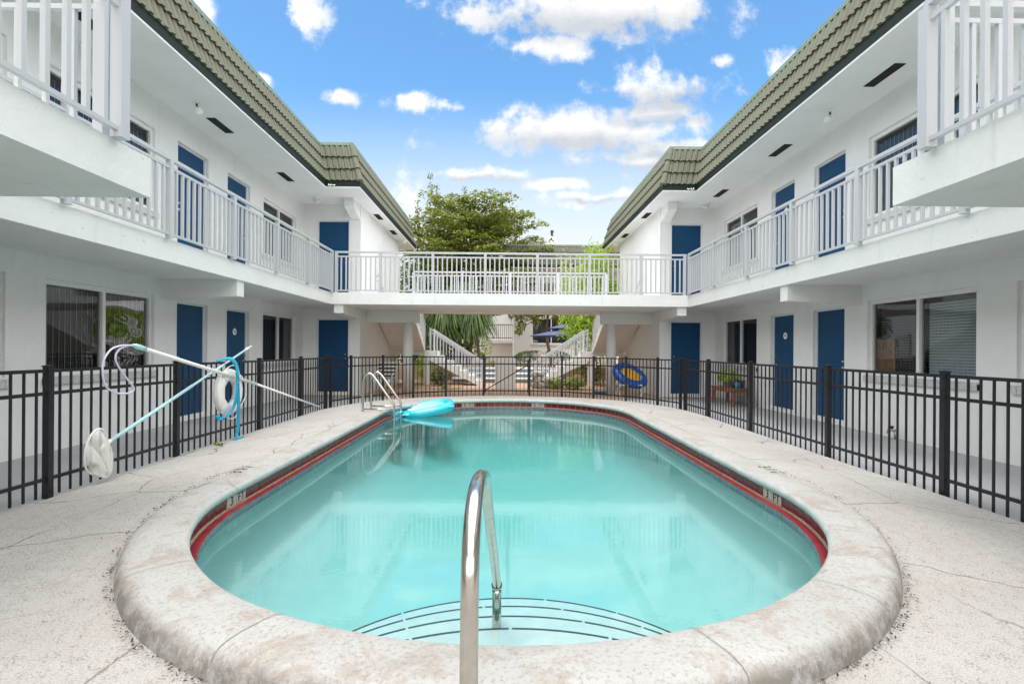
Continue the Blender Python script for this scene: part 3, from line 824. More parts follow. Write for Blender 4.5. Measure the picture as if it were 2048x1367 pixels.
# ------------------------------------------------------------------ stairs behind the bridge
def flight(t, A, dirv, side, n, rise, go, width, thick=.16):
    """n steps going down from A along dirv; side = across"""
    A, dv, sv = Vector(A), Vector(dirv), Vector(side)
    top = [(0, 0)]; 
    for i in range(n): top += [(i*go + go, -i*rise), (i*go + go, -(i+1)*rise)]
    bot = [(n*go, -n*rise - .02), (n*go - .12, -n*rise - .02), (0, -thick - rise)]
    prof = top + bot
    a = [A + dv*u + Vector((0,0,z)) for u, z in prof]; b = [p + sv*width for p in a]
    k = len(a); mb = MB(); mb.add(a + b, [tuple(range(k)), tuple(range(k, 2*k))[::-1]] + [(i, (i+1) % k, k + (i+1) % k, k + i) for i in range(k)])
    return mb.build('flight', M['slab'], t)
for s in (-1, 1):
    wh = 'striped lounge chair' if s < 0 else 'blue and yellow raft'
    t = thing('staircase', (CX+s*3, 19, WALK), f'white concrete stairs behind the bridge, on the side of the {wh}', 'stairs', 'white stairs behind the bridge')
    X = lambda h: CX + s*h
    flight(t, (X(4.3), 16.75, SLAB1-.17), (0,1,0), (-s,0,0), 8, .168, .28, 1.2)
    mb = MB(); mb.box(X(4.3), X(2.98), 18.99, 20.2, .98, 1.145); mb.build('stair_landing', M['slab'], t)
    flight(t, (X(2.98), 18.95, 1.145), (-s,0,0), (0,1,0), 7, .182, .285, 1.15)
    mb = MB(); mb.lathe([(.13, WALK), (.13, .98)], (X(3.05), 19.1, 0), n=20); mb.build('support_post', M['beam'], t)
    for y in (18.99, 20.06):
        railing(t, (X(2.95), y, 1.0), (X(.98), y, -.26), [.02, .5, .98], .125, h=1.0, ps=.06, pk=.03)
    railing(t, (X(3.12), 16.8, 2.5), (X(3.12), 18.95, 1.12), [.02, .98], .14, h=1.0, ps=.06, pk=.03)
    mb = MB(); mb.tube([(X(4.28), 16.45, 3.50), (X(4.24), 16.45, 3.55), (X(4.24), 16.52, 3.58), (X(4.24), 16.62, 3.53), (X(4.24), 18.9, 2.02)], .022, 8)
    mb.tube([(X(4.24), 16.75, 3.45), (X(4.33), 16.75, 3.40)], .012, 6); mb.build('handrail', M['rail'], t, smooth=True)
# ------------------------------------------------------------------ black pool fence
FTOP = 1.0
def fence_run(name, label, pts, group, zb=WALK):
    c0 = pts[len(pts)//2]
    t = thing(name, (c0[0], c0[1], zb), label, 'fence', group)
    fp = fk = None; capm = None
    for i, (x, y) in enumerate(pts):
        if fp is None:
            mb = MB(); mb.box(x-.028, x+.028, y-.028, y+.028, zb, 1.035); fp = mb.build('post', M['black'], t, loc=(x, y, zb))
            mb = MB(); mb.box(x-.034, x+.034, y-.034, y+.034, 1.035, 1.047)
            mb.add([(x-.030,y-.030,1.047), (x+.030,y-.030,1.047), (x+.030,y+.030,1.047), (x-.030,y+.030,1.047), (x,y,1.056)], [(0,1,4), (1,2,4), (2,3,4), (3,0,4)])
            capm = mb.build('post_cap', M['black'], fp)
        else:
            q = dup(fp, t, (x, y, zb)); part_copy(capm, q)
    for (xa, ya), (xb, yb) in zip(pts, pts[1:]):
        a, b = Vector((xa, ya, 0)), Vector((xb, yb, 0)); d = (b-a); Lh = d.length; d.normalize(); rz = math.atan2(d.y, d.x)
        for z in (1.0, .80, .045):
            mb = MB(); mb.bar(a + d*.03 + Vector((0,0,z)), b - d*.03 + Vector((0,0,z)), .024, .030); mb.build('rail', M['black'], t)
        k = max(2, round(Lh/.116))
        for i in range(1, k):
            p = a + d*(Lh*i/k)
            if fk is None:
                mb = MB(); mb.box(p.x-.0078, p.x+.0078, p.y-.0078, p.y+.0078, zb+.02, 1.0); fk = mb.build('picket', M['black'], t, loc=(p.x, p.y, zb)); fk.rotation_euler = (0,0,rz)
            else: dup(fk, t, (p.x, p.y, zb), rz)
    return t
LF = [(-4.06, 2.75), (-4.05, 4.60), (-4.04, 6.36), (-3.97, 8.34), (-3.95, 9.97), (-3.92, 11.28)]
RL = [(-3.90, 11.33), (-3.62, 12.1), (-3.07, 12.95), (-2.43, 13.65), (-1.63, 14.2), (-.60, 14.5)]
RR = [(.70, 14.5), (1.59, 14.25), (2.38, 13.70), (3.08, 12.98), (3.62, 12.08), (3.955, 11.30)]
RF = [(3.98, 11.25), (4.05, 10.14), (4.05, 8.38), (4.06, 6.37), (4.07, 4.68), (4.08, 2.9)]
GRP = 'black metal pool fence'
fence_run('pool_fence', 'black metal picket fence with the ring buoy and poles hung on it', LF, GRP)
RL[0] = (-3.865, 11.42); RR[-1] = (3.93, 11.40)
fence_run('pool_fence', 'black metal picket fence curving behind the pool ladder to the gate', RL, GRP)
fence_run('pool_fence', 'black metal picket fence curving from the gate past the blue and yellow raft', RR, GRP)
fence_run('pool_fence', 'black metal picket fence in front of the wooden plant bench', RF, GRP)
t = thing('pool_gate', (.05, 14.5, WALK), 'black metal gate with a diagonal brace, in the middle of the curved fence', 'gate')
mb = MB(); x0, x1, y = -.555, .655, 14.5
mb.bar((x0, y, -.02), (x0, y, 1.0), .03, .03, (1,0,0)); mb.bar((x1, y, -.02), (x1, y, .93), .03, .03, (1,0,0))
for z in (1.0, .80, .045): mb.bar((x0, y, z), (x1, y, z), .026, .034)
mb.build('gate_frame', M['black'], t)
mb = MB(); mb.bar((x0, y-.012, .06), (x1, y-.012, .78), .014, .03); mb.build('brace', M['black'], t)
fk = None
for i in range(1, 11):
    x = x0 + (x1-x0)*i/11
    if fk is None: mb = MB(); mb.box(x-.0078, x+.0078, y-.0078, y+.0078, -.06, 1.0); fk = mb.build('picket', M['black'], t, loc=(x, y, 0))
    else: dup(fk, t, (x, y, 0))
mb = MB(); mb.box(x1-.03, x1+.03, y-.05, y-.01, .72, .86); mb.build('latch', M['black'], t)
# ------------------------------------------------------------------ steel rails
t = thing('grab_rail', (-.088, 1.33, 0), 'thick bent steel handrail at the near end of the pool, into the water', 'handrail')
def smooth_path(pts, n=10):
    pts = [Vector(p) for p in pts]; out = []
    P = [pts[0]*2-pts[1]] + pts + [pts[-1]*2-pts[-2]]
    for i in range(1, len(P)-2):
        for k in range(n):
            u = k/n; a, b, c_, d = P[i-1], P[i], P[i+1], P[i+2]
            out.append(.5*((2*b) + (c_-a)*u + (2*a-5*b+4*c_-d)*u*u + (3*b-a-3*c_+d)*u**3))
    out.append(pts[-1]); return out
path = smooth_path([(-.088,1.33,-.06), (-.088,1.33,.25), (-.088,1.332,.50), (-.0875,1.345,.665), (-.0865,1.40,.765), (-.085,1.52,.815), (-.082,1.70,.815), (-.079,1.90,.775), (-.076,2.06,.725), (-.073,2.19,.625), (-.068,2.32,.50), (-.055,2.58,.24), (-.040,2.93,-.10), (-.038,3.0,-.17)], 12)
path = [Vector((p.x, p.y, p.z - .026*sm(.1, .5, p.z))) for p in path]
mb = MB(); mb.tube(path, .0243, 28); mb.build('rail_tube', M['steel'], t, smooth=True)
mb = MB(); mb.tube([(-.038,3.0,-.15), (-.038,3.0,-.60)], .0262, 20); mb.build('anchor_sleeve', M['steel'], t, smooth=True)
mb = MB(); mb.tube([(-.0385,2.985,-.150), (-.038,3.0,-.168)], .031, 20); mb.build('collar', M['steel'], t, smooth=True)
mb = MB(); mb.lathe([(.055,-.10), (.055,-.045), (.03,-.035)], (-.088,1.33,0), n=24); mb.build('base_plate', M['steel'], t, smooth=False)
t = thing('pool_ladder', (-2.4, 9.9, 0), 'steel pool ladder with two looped grab rails, beside the turquoise float', 'ladder')
for y in (9.68, 10.2):
    dx = 0 if y < 10 else .02
    pth = smooth_path([(-2.67+dx,y,-.02), (-2.67+dx,y,.3), (-2.67+dx,y,.56), (-2.645+dx,y,.69), (-2.57+dx,y,.745), (-2.49+dx,y,.71), (-2.36+dx,y,.54), (-2.16+dx,y,.265), (-2.10+dx,y,.17), (-2.085+dx,y,.06), (-2.085+dx,y,-.5), (-2.085+dx,y,-1.1)], 6)
    mb = MB(); mb.tube(pth, .021, 14); mb.build('grab_rail', M['steel'], t, smooth=True)
    mb = MB(); mb.tube([(-2.67+dx,y,.075), (-2.09+dx,y,.075)], .014, 8); mb.build('cross_bar', M['steel'], t, smooth=True)
for z in (-.02, -.12, -.42, -.70):
    mb = MB(); mb.box(-2.12, -2.03, 9.68, 10.2, z-.015, z+.015); mb.build('rung', M['steel'] if z < -.2 else M['turq'], t)
# ------------------------------------------------------------------ things hung on the left fence
t = thing('ring_buoy', (-3.92, 7.34, .58), 'white foam ring buoy hanging on the black fence under the crossed poles', 'ring buoy')
mb = MB(); n, k = 40, 16; rows = []
for i in range(n):
    a = 2*PI*i/n; rows.append([(-3.93 + .062*math.sin(2*PI*j/k), 7.34 + (.245 + .088*math.cos(2*PI*j/k))*math.cos(a), .585 + (.245 + .088*math.cos(2*PI*j/k))*math.sin(a)) for j in range(k)])
rows.append(rows[0]); mb.grid(rows, closed=True); mb.build('ring', M['ring_white'], t, smooth=True)
mb = MB()
for q in range(4):
    a0 = PI/4 + q*PI/2
    pts = [(-3.90 + .03*math.sin(PI*i/8), 7.34 + (.335 + .045*math.sin(PI*i/8))*math.cos(a0 + PI/2*i/8), .585 + (.335 + .045*math.sin(PI*i/8) - (.0))*math.sin(a0 + PI/2*i/8)) for i in range(9)]
    mb.tube(pts, .008, 6)
mb.build('grab_line', M['ring_white'], t, smooth=True)
mb = MB()
for q in range(4):
    a = PI/4 + q*PI/2
    mb.tube([(-3.93 + .066*math.sin(2*PI*j/14), 7.34 + (.245 + .092*math.cos(2*PI*j/14))*math.cos(a), .585 + (.245 + .092*math.cos(2*PI*j/14))*math.sin(a)) for j in range(14)], .005, 5, closed=True)
mb.build('band', M['hose'], t, smooth=True)
rp = MB()
rp.tube(smooth_path([(-4.0,7.22,1.03), (-3.86,7.28,1.06), (-3.80,7.44,.94), (-3.79,7.52,.80), (-3.80,7.53,.70)], 6), .022, 8)
for i in range(4):
    dy = .035*i - .05
    rp.tube(smooth_path([(-3.80,7.53+dy*.2,.72), (-3.80,7.49+dy*.5,.50), (-3.82,7.44+dy,.30+.03*i), (-3.84,7.33+dy*2,.255+.02*i), (-3.85,7.20+dy,.24), (-3.86,7.10+.02*i,.30)], 5), .0115, 6)
rp.tube(smooth_path([(-3.79,7.50,.74), (-3.79,7.52,.45), (-3.80,7.535,.10), (-3.81,7.51,-.03), (-3.80,7.56,-.075), (-3.79,7.68,-.07)], 6), .0115, 6)
rp.tube(smooth_path([(-3.79,7.54,.74), (-3.785,7.56,.40), (-3.79,7.55,.06), (-3.80,7.50,-.05), (-3.78,7.44,-.07), (-3.76,7.60,-.075)], 6), .0115, 6)
rp.v = [(x, y - .20*min(1, max(0, (1.10-z)/.25)) , z) for x, y, z in rp.v]
tag(rp.build('rope', M['rope_blue'], None, smooth=True, loc=(-3.8, 7.5, -.05)), 'blue throw rope knotted over the pole and hanging through the ring buoy', 'rope')
t = thing('skimmer_net', (-3.92, 5.0, -.06), 'pool skimmer with white bag net on a pale aqua pole leaning on the fence', 'pool net')
mb = MB(); mb.tube([(-3.93,5.12,.265), (-3.93,6.5,.735)], .019, 12); mb.tube([(-3.93,6.48,.728), (-3.93,7.82,1.185)], .015, 12); mb.build('pole', M['pole_aqua'], t, smooth=True)
mb = MB(); mb.tube([(-3.93,7.80,1.178), (-3.93,7.86,1.20), (-3.93,7.90,1.212), (-3.93,7.99,1.245)], [.02,.024,.012,.008], 10); mb.build('pole_grip', M['white_plastic'], t, smooth=True)
mb = MB(); mb.tube([(-3.93,5.16,.28), (-3.92,5.08,.25), (-3.92,5.02,.22)], [.022,.026,.012], 8); mb.build('net_socket', M['white_plastic'], t, smooth=True)
hoop = [(-3.91 + .02*math.sin(a), 4.96 + .135*math.cos(a), .215 + .215*math.sin(a)) for a in [2*PI*i/28 for i in range(28)]]
mb = MB(); mb.tube(hoop, .010, 6, closed=True); mb.build('hoop', M['ring_white'], t, smooth=True)
rows = []
for k in range(13):
    f = k/12; row = []
    for i in range(36):
        a = 2*PI*i/36; w = (1 - f**2.2*.82)
        y = 4.96 + .135*math.cos(a)*w + .02*f*math.sin(3*a) + .03*f*f
        z = .215 + .215*math.sin(a)*w - .20*f*f*(1.0) - .03*f
        z = max(z, -.055 + .02*f)
        x = -3.90 + .085*math.sin(f*PI*.5)*(.55 + .45*math.sin(a*4 + f*4)) + .022*math.sin(a*9 + f*6)*f
        row.append((x, y, z))
    rows.append(row)
mb = MB(); mb.grid(rows, closed=True); mb.add(rows[-1], [tuple(range(36))]); mb.build('net_bag', M['net'], t, smooth=True)
t = thing('vacuum_pole', (-3.87, 8, 0), 'long white pole lying across the fence through the ring buoy', 'pole')
mb = MB(); mb.tube([(-3.87,5.46,1.215), (-3.86,8.0,.655)], .023, 12); mb.tube([(-3.86,7.95,.666), (-3.86,10.7,.0)], .018, 12); mb.build('pole', M['pole_white'], t, smooth=True)
mb = MB(); mb.tube([(-3.87,5.38,1.235), (-3.87,5.42,1.225), (-3.87,5.48,1.212), (-3.87,5.56,1.195)], [.016,.027,.029,.025], 10); mb.build('pole_fitting', M['pole_aqua'], t, smooth=True)
hs = [(-3.87,5.39,1.232), (-3.88,5.23,1.228), (-3.89,5.11,1.19), (-3.90,5.03,1.08), (-3.90,5.02,.95), (-3.90,5.06,.83), (-3.89,5.18,.755), (-3.88,5.33,.74), (-3.87,5.395,.77), (-3.87,5.36,.83), (-3.88,5.25,.95), (-3.89,5.18,1.06), (-3.89,5.17,1.13), (-3.885,5.21,1.19), (-3.88,5.29,1.222), (-3.87,5.38,1.235)]
mb = MB(); mb.tube(smooth_path(hs, 6), .0095, 8)
tag(mb.build('hose', M['hose'], None, smooth=True, loc=(-3.88, 5.2, .75)), 'thin lilac hose looped from the upper end of the white pole', 'hose')
# ------------------------------------------------------------------ float in the pool
t = thing('pool_float', (-1.68, 10.95, WATER), 'turquoise inflatable float resting against the far pool edge by the ladder', 'float')
rot = Matrix.Rotation(R(14), 3, 'Z') @ Matrix.Rotation(R(-9), 3, 'Y') @ Matrix.Rotation(R(9), 3, 'X')
cc = Vector((-1.68, 11.02, -.07))
def float_pt(a, j, k):
    q = 2*PI*j/k; sx, sy = .50, .27
    e = 2.6; ca, sa = math.cos(a), math.sin(a)
    bx, by = math.copysign(abs(ca)**(2/e), ca), math.copysign(abs(sa)**(2/e), sa)
    r = .092 + .016*ca
    return cc + rot @ Vector((bx*(sx + r*math.cos(q)), by*(sy + r*math.cos(q)), r*math.sin(q)))
mb = MB(); rows = [[float_pt(2*PI*i/56, j, 18) for j in range(18)] for i in range(56)]; rows.append(rows[0]); mb.grid(rows, closed=True)
mb.build('rim', M['turq'], t, smooth=True)
mb = MB(); rows = []
for i in range(15):
    x = -.56 + 1.12*i/14
    rows.append([cc + rot @ Vector((x, -.29 + .58*j/40, .03 + .05*abs(math.sin(PI*5*j/40)) * (1-abs(x/.56)**4))) for j in range(41)])
mb.grid(rows); mb.build('mattress', M['turq'], t, smooth=True)
# ------------------------------------------------------------------ bench and pots
t = thing('plant_bench', (5.7, 12.85, WALK), 'low slatted reddish wood bench against the wall, carrying potted plants', 'bench')
mb = MB()
for i in range(6): mb.box(5.47 + i*.078, 5.47 + i*.078 + .066, 12.2, 13.5, .27, .30)
mb.build('seat', M['wood'], t)
mb = MB()
for x in (5.49, 5.89): mb.box(x-.012, x+.012, 12.30, 13.40, .20, .268)
for y in (12.26, 13.44): mb.box(5.49, 5.90, y-.012, y+.012, .195, .268)
mb.build('apron', M['wood'], t)
for x in (5.50, 5.89):
    for y in (12.27, 13.43):
        mb = MB(); mb.box(x-.032, x+.032, y-.032, y+.032, WALK, .269); mb.build('leg', M['wood'], t)
def blob_leaves(mb, c, rx, ry, rz, n, size, shell=.35, flat=.0, seed=1, droop=0):
    rnd = random.Random(seed)
    for _ in range(n):
        while True:
            v = Vector((rnd.uniform(-1,1), rnd.uniform(-1,1), rnd.uniform(-1,1)))
            if v.length < 1 and v.length > shell*rnd.random(): break
        p = Vector(c) + Vector((v.x*rx, v.y*ry, v.z*rz))
        leaf(mb, p, (v + Vector((rnd.uniform(-.6,.6), rnd.uniform(-.6,.6), rnd.uniform(-.2,1.0)+flat))).normalized(), size*rnd.uniform(.6,1.3), rnd, droop)
def leaf(mb, p, nrm, s, rnd, droop=0, asp=.5):
    a = nrm.cross(Vector((rnd.uniform(-1,1), rnd.uniform(-1,1), rnd.uniform(-1,1))))
    if a.length < 1e-3: a = Vector((1,0,0))
    a.normalize(); b = nrm.cross(a)
    mb.add([p - a*s*.5, p + b*s*asp*.5 + nrm*s*.06, p + a*s*.5 - Vector((0,0,droop*s)), p - b*s*asp*.5 + nrm*s*.06], [(0,1,2,3)])
t = thing('potted_plant', (5.72, 13.0, .30), 'bushy lime green plant in a low pot on the wooden bench', 'plant')
mb = MB(); mb.lathe([(.11,0), (.15,.14), (.155,.15), (.13,.15), (.12,.12)], (5.72,13.0,.30), n=20); mb.build('pot', M['soil'], t)
mb = MB(); blob_leaves(mb, (5.71,13.0,.56), .27, .32, .20, 520, .10, seed=3, flat=.4); mb.build('foliage', M['leaf_pot'], t, fix=False)
mb = MB(); mb.lathe([(.12,0), (.17,.10), (.19,.19), (.175,.19), (.15,.10), (.0,.09)], (5.74,12.55,.30), n=24)
tag(mb.build('dark_pot', M['pot_dark'], None, smooth=True, loc=(5.74,12.55,.30)), 'dark glazed bowl on the bench beside the lime plant', 'pot')
mb = MB(); mb.lathe([(.055,0), (.068,.13), (.07,.14), (.06,.14), (.05,.02), (0,.02)], (5.62,12.33,.30), n=20)
tag(mb.build('teal_pot', M['pot_teal'], None, smooth=True, loc=(5.62,12.33,.30)), 'small teal pot at the near end of the wooden bench', 'pot')
# wire plant stand by the bench
mb = MB(); mb.box(6.272, 6.285, 8.15, 8.62, .90, 1.43)
tag(mb.build('cardboard_sheet', M['card'], None, loc=(6.28,8.4,.90)), 'brown cardboard sheet leaning inside the ground floor window with grey blinds', 'cardboard')
t = thing('wall_tap', (6.0, 7.85, WALK), 'small grey tap on a pipe at the foot of the wall behind the fence', 'tap')
mb = MB(); mb.tube([(6.05,7.85,WALK), (6.05,7.85,.02)], .016, 8); mb.tube([(6.05,7.85,.0), (5.95,7.85,.02), (5.93,7.85,-.04)], [.022,.028,.015], 8); mb.build('pipe', M['steel'], t, smooth=True)
mb = MB(); mb.tube([(6.0,7.85,.03), (6.0,7.85,.075)], [.012,.035], 8); mb.build('tap_wheel', M['black'], t)
# ------------------------------------------------------------------ things under the bridge
t = thing('lounge_chair', (-3.5, 15.2, WALK), 'patio chair with black and white striped cushion beneath the bridge', 'chair')
def cushion(nme, p, du, dv, nu, stripes, th=.07):
    p, du, dv, nu = Vector(p), Vector(du), Vector(dv), Vector(nu).normalized()*th; mb = MB()
    for i in range(stripes):
        a, b = i/stripes, (i+1)/stripes; hh = 0
        q = [p + dv*a, p + du + dv*a, p + du + dv*b, p + dv*b]; q2 = [v + nu for v in q]
        mb.add(q + q2, [(3,2,1,0), (4,5,6,7), (0,1,5,4), (1,2,6,5), (2,3,7,6), (3,0,4,7)], (i+1) % 2)
    return mb.build(nme, [M['stripe_dark'], M['stripe_light']], t)
cushion('seat_cushion', (-3.77,14.75,.27), (.52,0,0), (0,.5,.02), (0,0,1), 7)
cushion('back_cushion', (-3.77,15.26,.30), (.52,0,0), (0,.16,.50), (0,-1,.3), 9)
for x in (-3.78, -3.24):
    mb = MB(); mb.tube(smooth_path([(x,14.75,WALK), (x,14.74,.25), (x,14.78,.47), (x,15.1,.50), (x,15.35,.49)], 4), .014, 6); mb.build('arm_frame', M['white_plastic'], t, smooth=True)
    mb = MB(); mb.tube([(x,15.45,WALK), (x,15.22,.26), (x,15.42,.86)], .014, 6); mb.build('back_frame', M['white_plastic'], t, smooth=True)
mb = MB(); mb.tube([(-3.78,14.75,.255), (-3.24,14.75,.255), (-3.24,15.22,.255), (-3.78,15.22,.255)], .013, 6, closed=True); mb.build('seat_frame', M['white_plastic'], t, smooth=True)
t = thing('white_table', (3.65, 15.1, WALK), 'low white resin table carrying the blue and yellow raft', 'table')
mb = MB(); mb.box(3.30, 4.0, 14.75, 15.4, .19, .225); mb.build('tabletop', M['white_plastic'], t)
for x, sx in ((3.36, -1), (3.94, 1)):
    for y in (14.82, 15.33):
        mb = MB(); mb.tube(smooth_path([(x,y,.19), (x+sx*.06,y,.13), (x+sx*.055,y,.0), (x+sx*.01,y,WALK)], 4), [.022]*13, 8); mb.build('leg', M['white_plastic'], t, smooth=True)
t = thing('inflatable_raft', (3.68, 14.9, .42), 'blue inflatable raft with yellow middle lying on the white table', 'raft')
rr_ = Matrix.Rotation(R(24), 3, 'Y') @ Matrix.Rotation(R(62), 3, 'X')
cc2 = Vector((3.66, 14.95, .47))
mb = MB(); rows = []
for i in range(44):
    a = 2*PI*i/44
    rows.append([cc2 + rr_ @ Vector((math.cos(a)*(.41 + .145*math.cos(2*PI*j/14)), math.sin(a)*(.215 + .145*math.cos(2*PI*j/14)), .125*math.sin(2*PI*j/14))) for j in range(14)])
rows.append(rows[0]); mb.grid(rows, closed=True); mb.build('rim', M['vinyl_blue'], t, smooth=True)
mb = MB(); rows = []
for i in range(9):
    f = i/8; rows.append([cc2 + rr_ @ Vector((math.cos(2*PI*j/36)*.42*f, math.sin(2*PI*j/36)*.22*f, .15*(1-f*f*.6) + .012*math.cos(6*f*PI))) for j in range(36)])
mb.grid(rows, closed=True); mb.build('floor_panel', M['vinyl_yellow'], t, smooth=True)
mb = MB(); mb.tube([(2.70,15.5,-.08), (3.08,15.5,-.08)], .05, 14)
tag(mb.build('foam_tube', simple('teal_foam', (.01, .14, .20), .6), None, smooth=False, loc=(2.9,15.5,WALK)), 'short dark teal foam tube on the paving by the round column', 'foam tube')
# ------------------------------------------------------------------ fixtures under the eaves
def flood(x, y, dx, label):
    t = thing('flood_light', (x, y, EAVE), label, 'lamp', 'ceiling lamps under the eaves')
    mb = MB(); mb.tube([(x,y,EAVE-.001), (x,y,EAVE-.02)], [.06,.045], 16); mb.build('mount', M['white_plastic'], t)
    mb = MB(); mb.tube([(x,y,EAVE-.02), (x+dx*.01,y,EAVE-.06), (x+dx*.03,y-.02,EAVE-.10)], [.012,.02,.028], 10); mb.build('socket', M['stripe_dark'], t, smooth=True)
    mb = MB(); mb.tube([(x+dx*.028,y-.018,EAVE-.095), (x+dx*.05,y-.035,EAVE-.13), (x+dx*.085,y-.06,EAVE-.185), (x+dx*.095,y-.066,EAVE-.195)], [.028,.04,.062,.05], 16); mb.build('bulb', M['white_plastic'], t, smooth=True)
flood(CX-5.41, 8.75, 1, 'bare floodlight bulb on the soffit above the gallery with the hanging buoy'); flood(CX+5.43, 8.75, -1, 'bare floodlight bulb on the soffit above the gallery over the plant bench')
def dome(x, y, label):
    t = thing('dome_light', (x, y, EAVE), label, 'lamp', 'ceiling lamps under the eaves')
    mb = MB(); mb.lathe([(.12,0), (.12,-.035), (.10,-.045)], (x,y,EAVE-.001), n=20); mb.build('mount', M['white_plastic'], t)
    mb = MB(); mb.lathe([(.095,-.04), (.092,-.09), (.07,-.13), (.03,-.148), (.005,-.15)], (x,y,EAVE), n=20); mb.build('lamp_glass', simple('frosted_glass', (.62,.63,.62), .25), t, smooth=True)
    mb = MB()
    for k in range(6):
        a = PI*k/6
        mb.tube([(x + .1*q*math.cos(a), y + .1*q*math.sin(a), EAVE - .045 - .11*math.sqrt(max(0, 1-q*q))) for q in [-1+.2*i for i in range(11)]], .004, 4)
    mb.build('wire_cage', M['white_plastic'], t)
dome(CX-5.37, 14.2, 'caged dome light on the soffit in the corner above the left far door'); dome(CX+5.45, 14.3, 'caged dome light on the soffit in the corner above the right far door'); dome(CX+4.1, 19.6, 'caged dome light under the far end of the eave next to the bamboo')
dome(CX-4.05, 19.6, 'caged dome light under the far end of the eave next to the big tree')
for s in (-1, 1):
    x = CX + s*(ROOFX - .10); y = ROOFY - .045
    mb = MB(); mb.tube([(x,y,EAVE+.07), (x-s*.0,y-.03,EAVE+.03), (x-s*.05,y-.03,EAVE+.02), (x-s*.07,y-.02,EAVE+.06)], .013, 6); mb.tube([(x-s*.09,y,EAVE+.05), (x-s*.12,y-.03,EAVE+.025), (x-s*.17,y-.02,EAVE+.05)], .013, 6)
    tag(mb.build('cable_hook', M['white_plastic'], None, smooth=True, loc=(x, y, EAVE)), ('white wire hook on the fascia corner at the left roof' if s < 0 else 'white wire hook on the fascia corner at the right roof'), 'hook', 'wire hooks on the eaves')
# ------------------------------------------------------------------ beyond the bridge
mb = MB(); mb.box(-.34, .37, 17.55, 17.72, WALK-.02, .90)
tag(mb.build('plastered_pier', M['wall'], None, loc=(0, 17.6, WALK)), 'plain white plastered pier standing behind the black gate', 'pier')
t = thing('garden_steps', (.2, 21, WALK), 'wide pale steps with dark risers rising behind the white pier', 'steps')
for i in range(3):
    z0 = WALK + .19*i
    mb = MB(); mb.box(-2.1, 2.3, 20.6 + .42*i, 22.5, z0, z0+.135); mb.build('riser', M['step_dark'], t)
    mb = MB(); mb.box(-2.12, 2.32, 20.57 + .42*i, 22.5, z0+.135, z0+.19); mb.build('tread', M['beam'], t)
mb = MB(); mb.box(-7, 9, 22.5, 33.9, WALK-.1, .44); tag(mb.build('terrace', M['paver']), kind='structure')
# rear building
rb = thing('rear_building', (5, 28, 0), 'white building with tiled mansard roof behind the bridge, under the person on the roof', 'building')
Pr = lambda u, d, z: (.48 + u, 27.2 + d, z)
mb = MB(); wall_holes(mb, Pr, 9.5, .3, EAVE+.01, [(.95, 3.0, 1.52, 2.90), (.6, 2.4, 3.5, 4.83), (4.6, 6.6, 3.5, 4.83)])
mb.quad((.48,27.2,.3), (.48,33,.3), (.48,33,EAVE), (.48,27.2,EAVE)); mb.quad((.48,33,.3), (9.98,33,.3), (9.98,33,EAVE), (.48,33,EAVE)); mb.quad((9.98,27.2,.3), (9.98,33,.3), (9.98,33,EAVE), (9.98,27.2,EAVE))
mb.build('wall', M['wall'], rb)
window(rb, Pr, .95, 3.0, 1.52, 2.90, 'vv'); window(rb, Pr, .6, 2.4, 3.5, 4.83, 'vv', False); window(rb, Pr, 4.6, 6.6, 3.5, 4.83, 'vv', False)
mb = MB(); mb.box(.0, 10, 26.1, 33, EAVE, EAVE+.05); mb.build('soffit', M['soffit'], rb)
mb = MB(); mb.box(.0, 10, 26.07, 26.13, EAVE+.05, EAVE+.175); mb.build('fascia', M['fascia'], rb)
mb = MB(); roof_run(mb, (.0, 26.1), (10, 26.1), (0, 1), .0, 0, pps=8); rf = mb.build('roof', M['tile'], rb)
zt_ = EAVE + 1.20
mb = MB(); mb.box(0, 10, 26.34, 26.46, zt_-.02, zt_+.06); mb.build('ridge_cap', M['cap'], rf)
mb = MB(); mb.box(0, 10, 26.5, 33, 5.88, 5.94); mb.build('flat_roof', M['sill'], rb)
# neighbour with a balcony
nb = thing('neighbour_building', (-4, 33, 0), 'white rendered building with a small railed balcony, far behind the drooping palms', 'building')
mb = MB(); mb.box(-9, .9, 33.0, 38, .3, 4.6); mb.build('wall', M['wall'], nb)
mb = MB(); mb.box(-1.2, .75, 31.9, 32.99, 1.60, 1.78); mb.build('balcony_slab', M['slab'], nb)
mb = MB()
for z in (1.9, 2.72): mb.box(-1.15, .70, 31.94, 31.98, z, z+.05)
for i in range(16): mb.box(-1.14 + i*.12, -1.11 + i*.12, 31.945, 31.975, 1.79, 2.72)
mb.build('balcony_railing', M['wicker'], nb)
# umbrella
t = thing('patio_umbrella', (2.55, 22.7, .44), 'navy patio umbrella with a vented double top behind the right-hand stairs', 'umbrella')
def canopy(z0, z1, r, sag):
    rows = []; c = (2.55, 22.7)
    for k in range(7):
        f = k/6; row = []
        for j in range(32):
            a = 2*PI*j/32; e = 1 - .05*abs(math.sin(4*a))*f
            row.append((c[0] + r*f*e*math.cos(a), c[1] + r*f*e*math.sin(a), z1 - (z1-z0)*f - sag*math.sin(PI*f)))
        rows.append(row)
    rows.append([(x, y, z-.03) for x, y, z in rows[-1]])
    mb = MB(); mb.grid(rows, closed=True); return mb
canopy(1.83, 2.18, 1.45, .02).build('canopy', M['navy'], t); canopy(2.16, 2.36, .62, .0).build('vent_canopy', M['navy'], t)
mb = MB(); mb.tube([(2.55,22.7,.44), (2.55,22.7,2.4)], .022, 10); mb.build('pole', M['bark'], t)
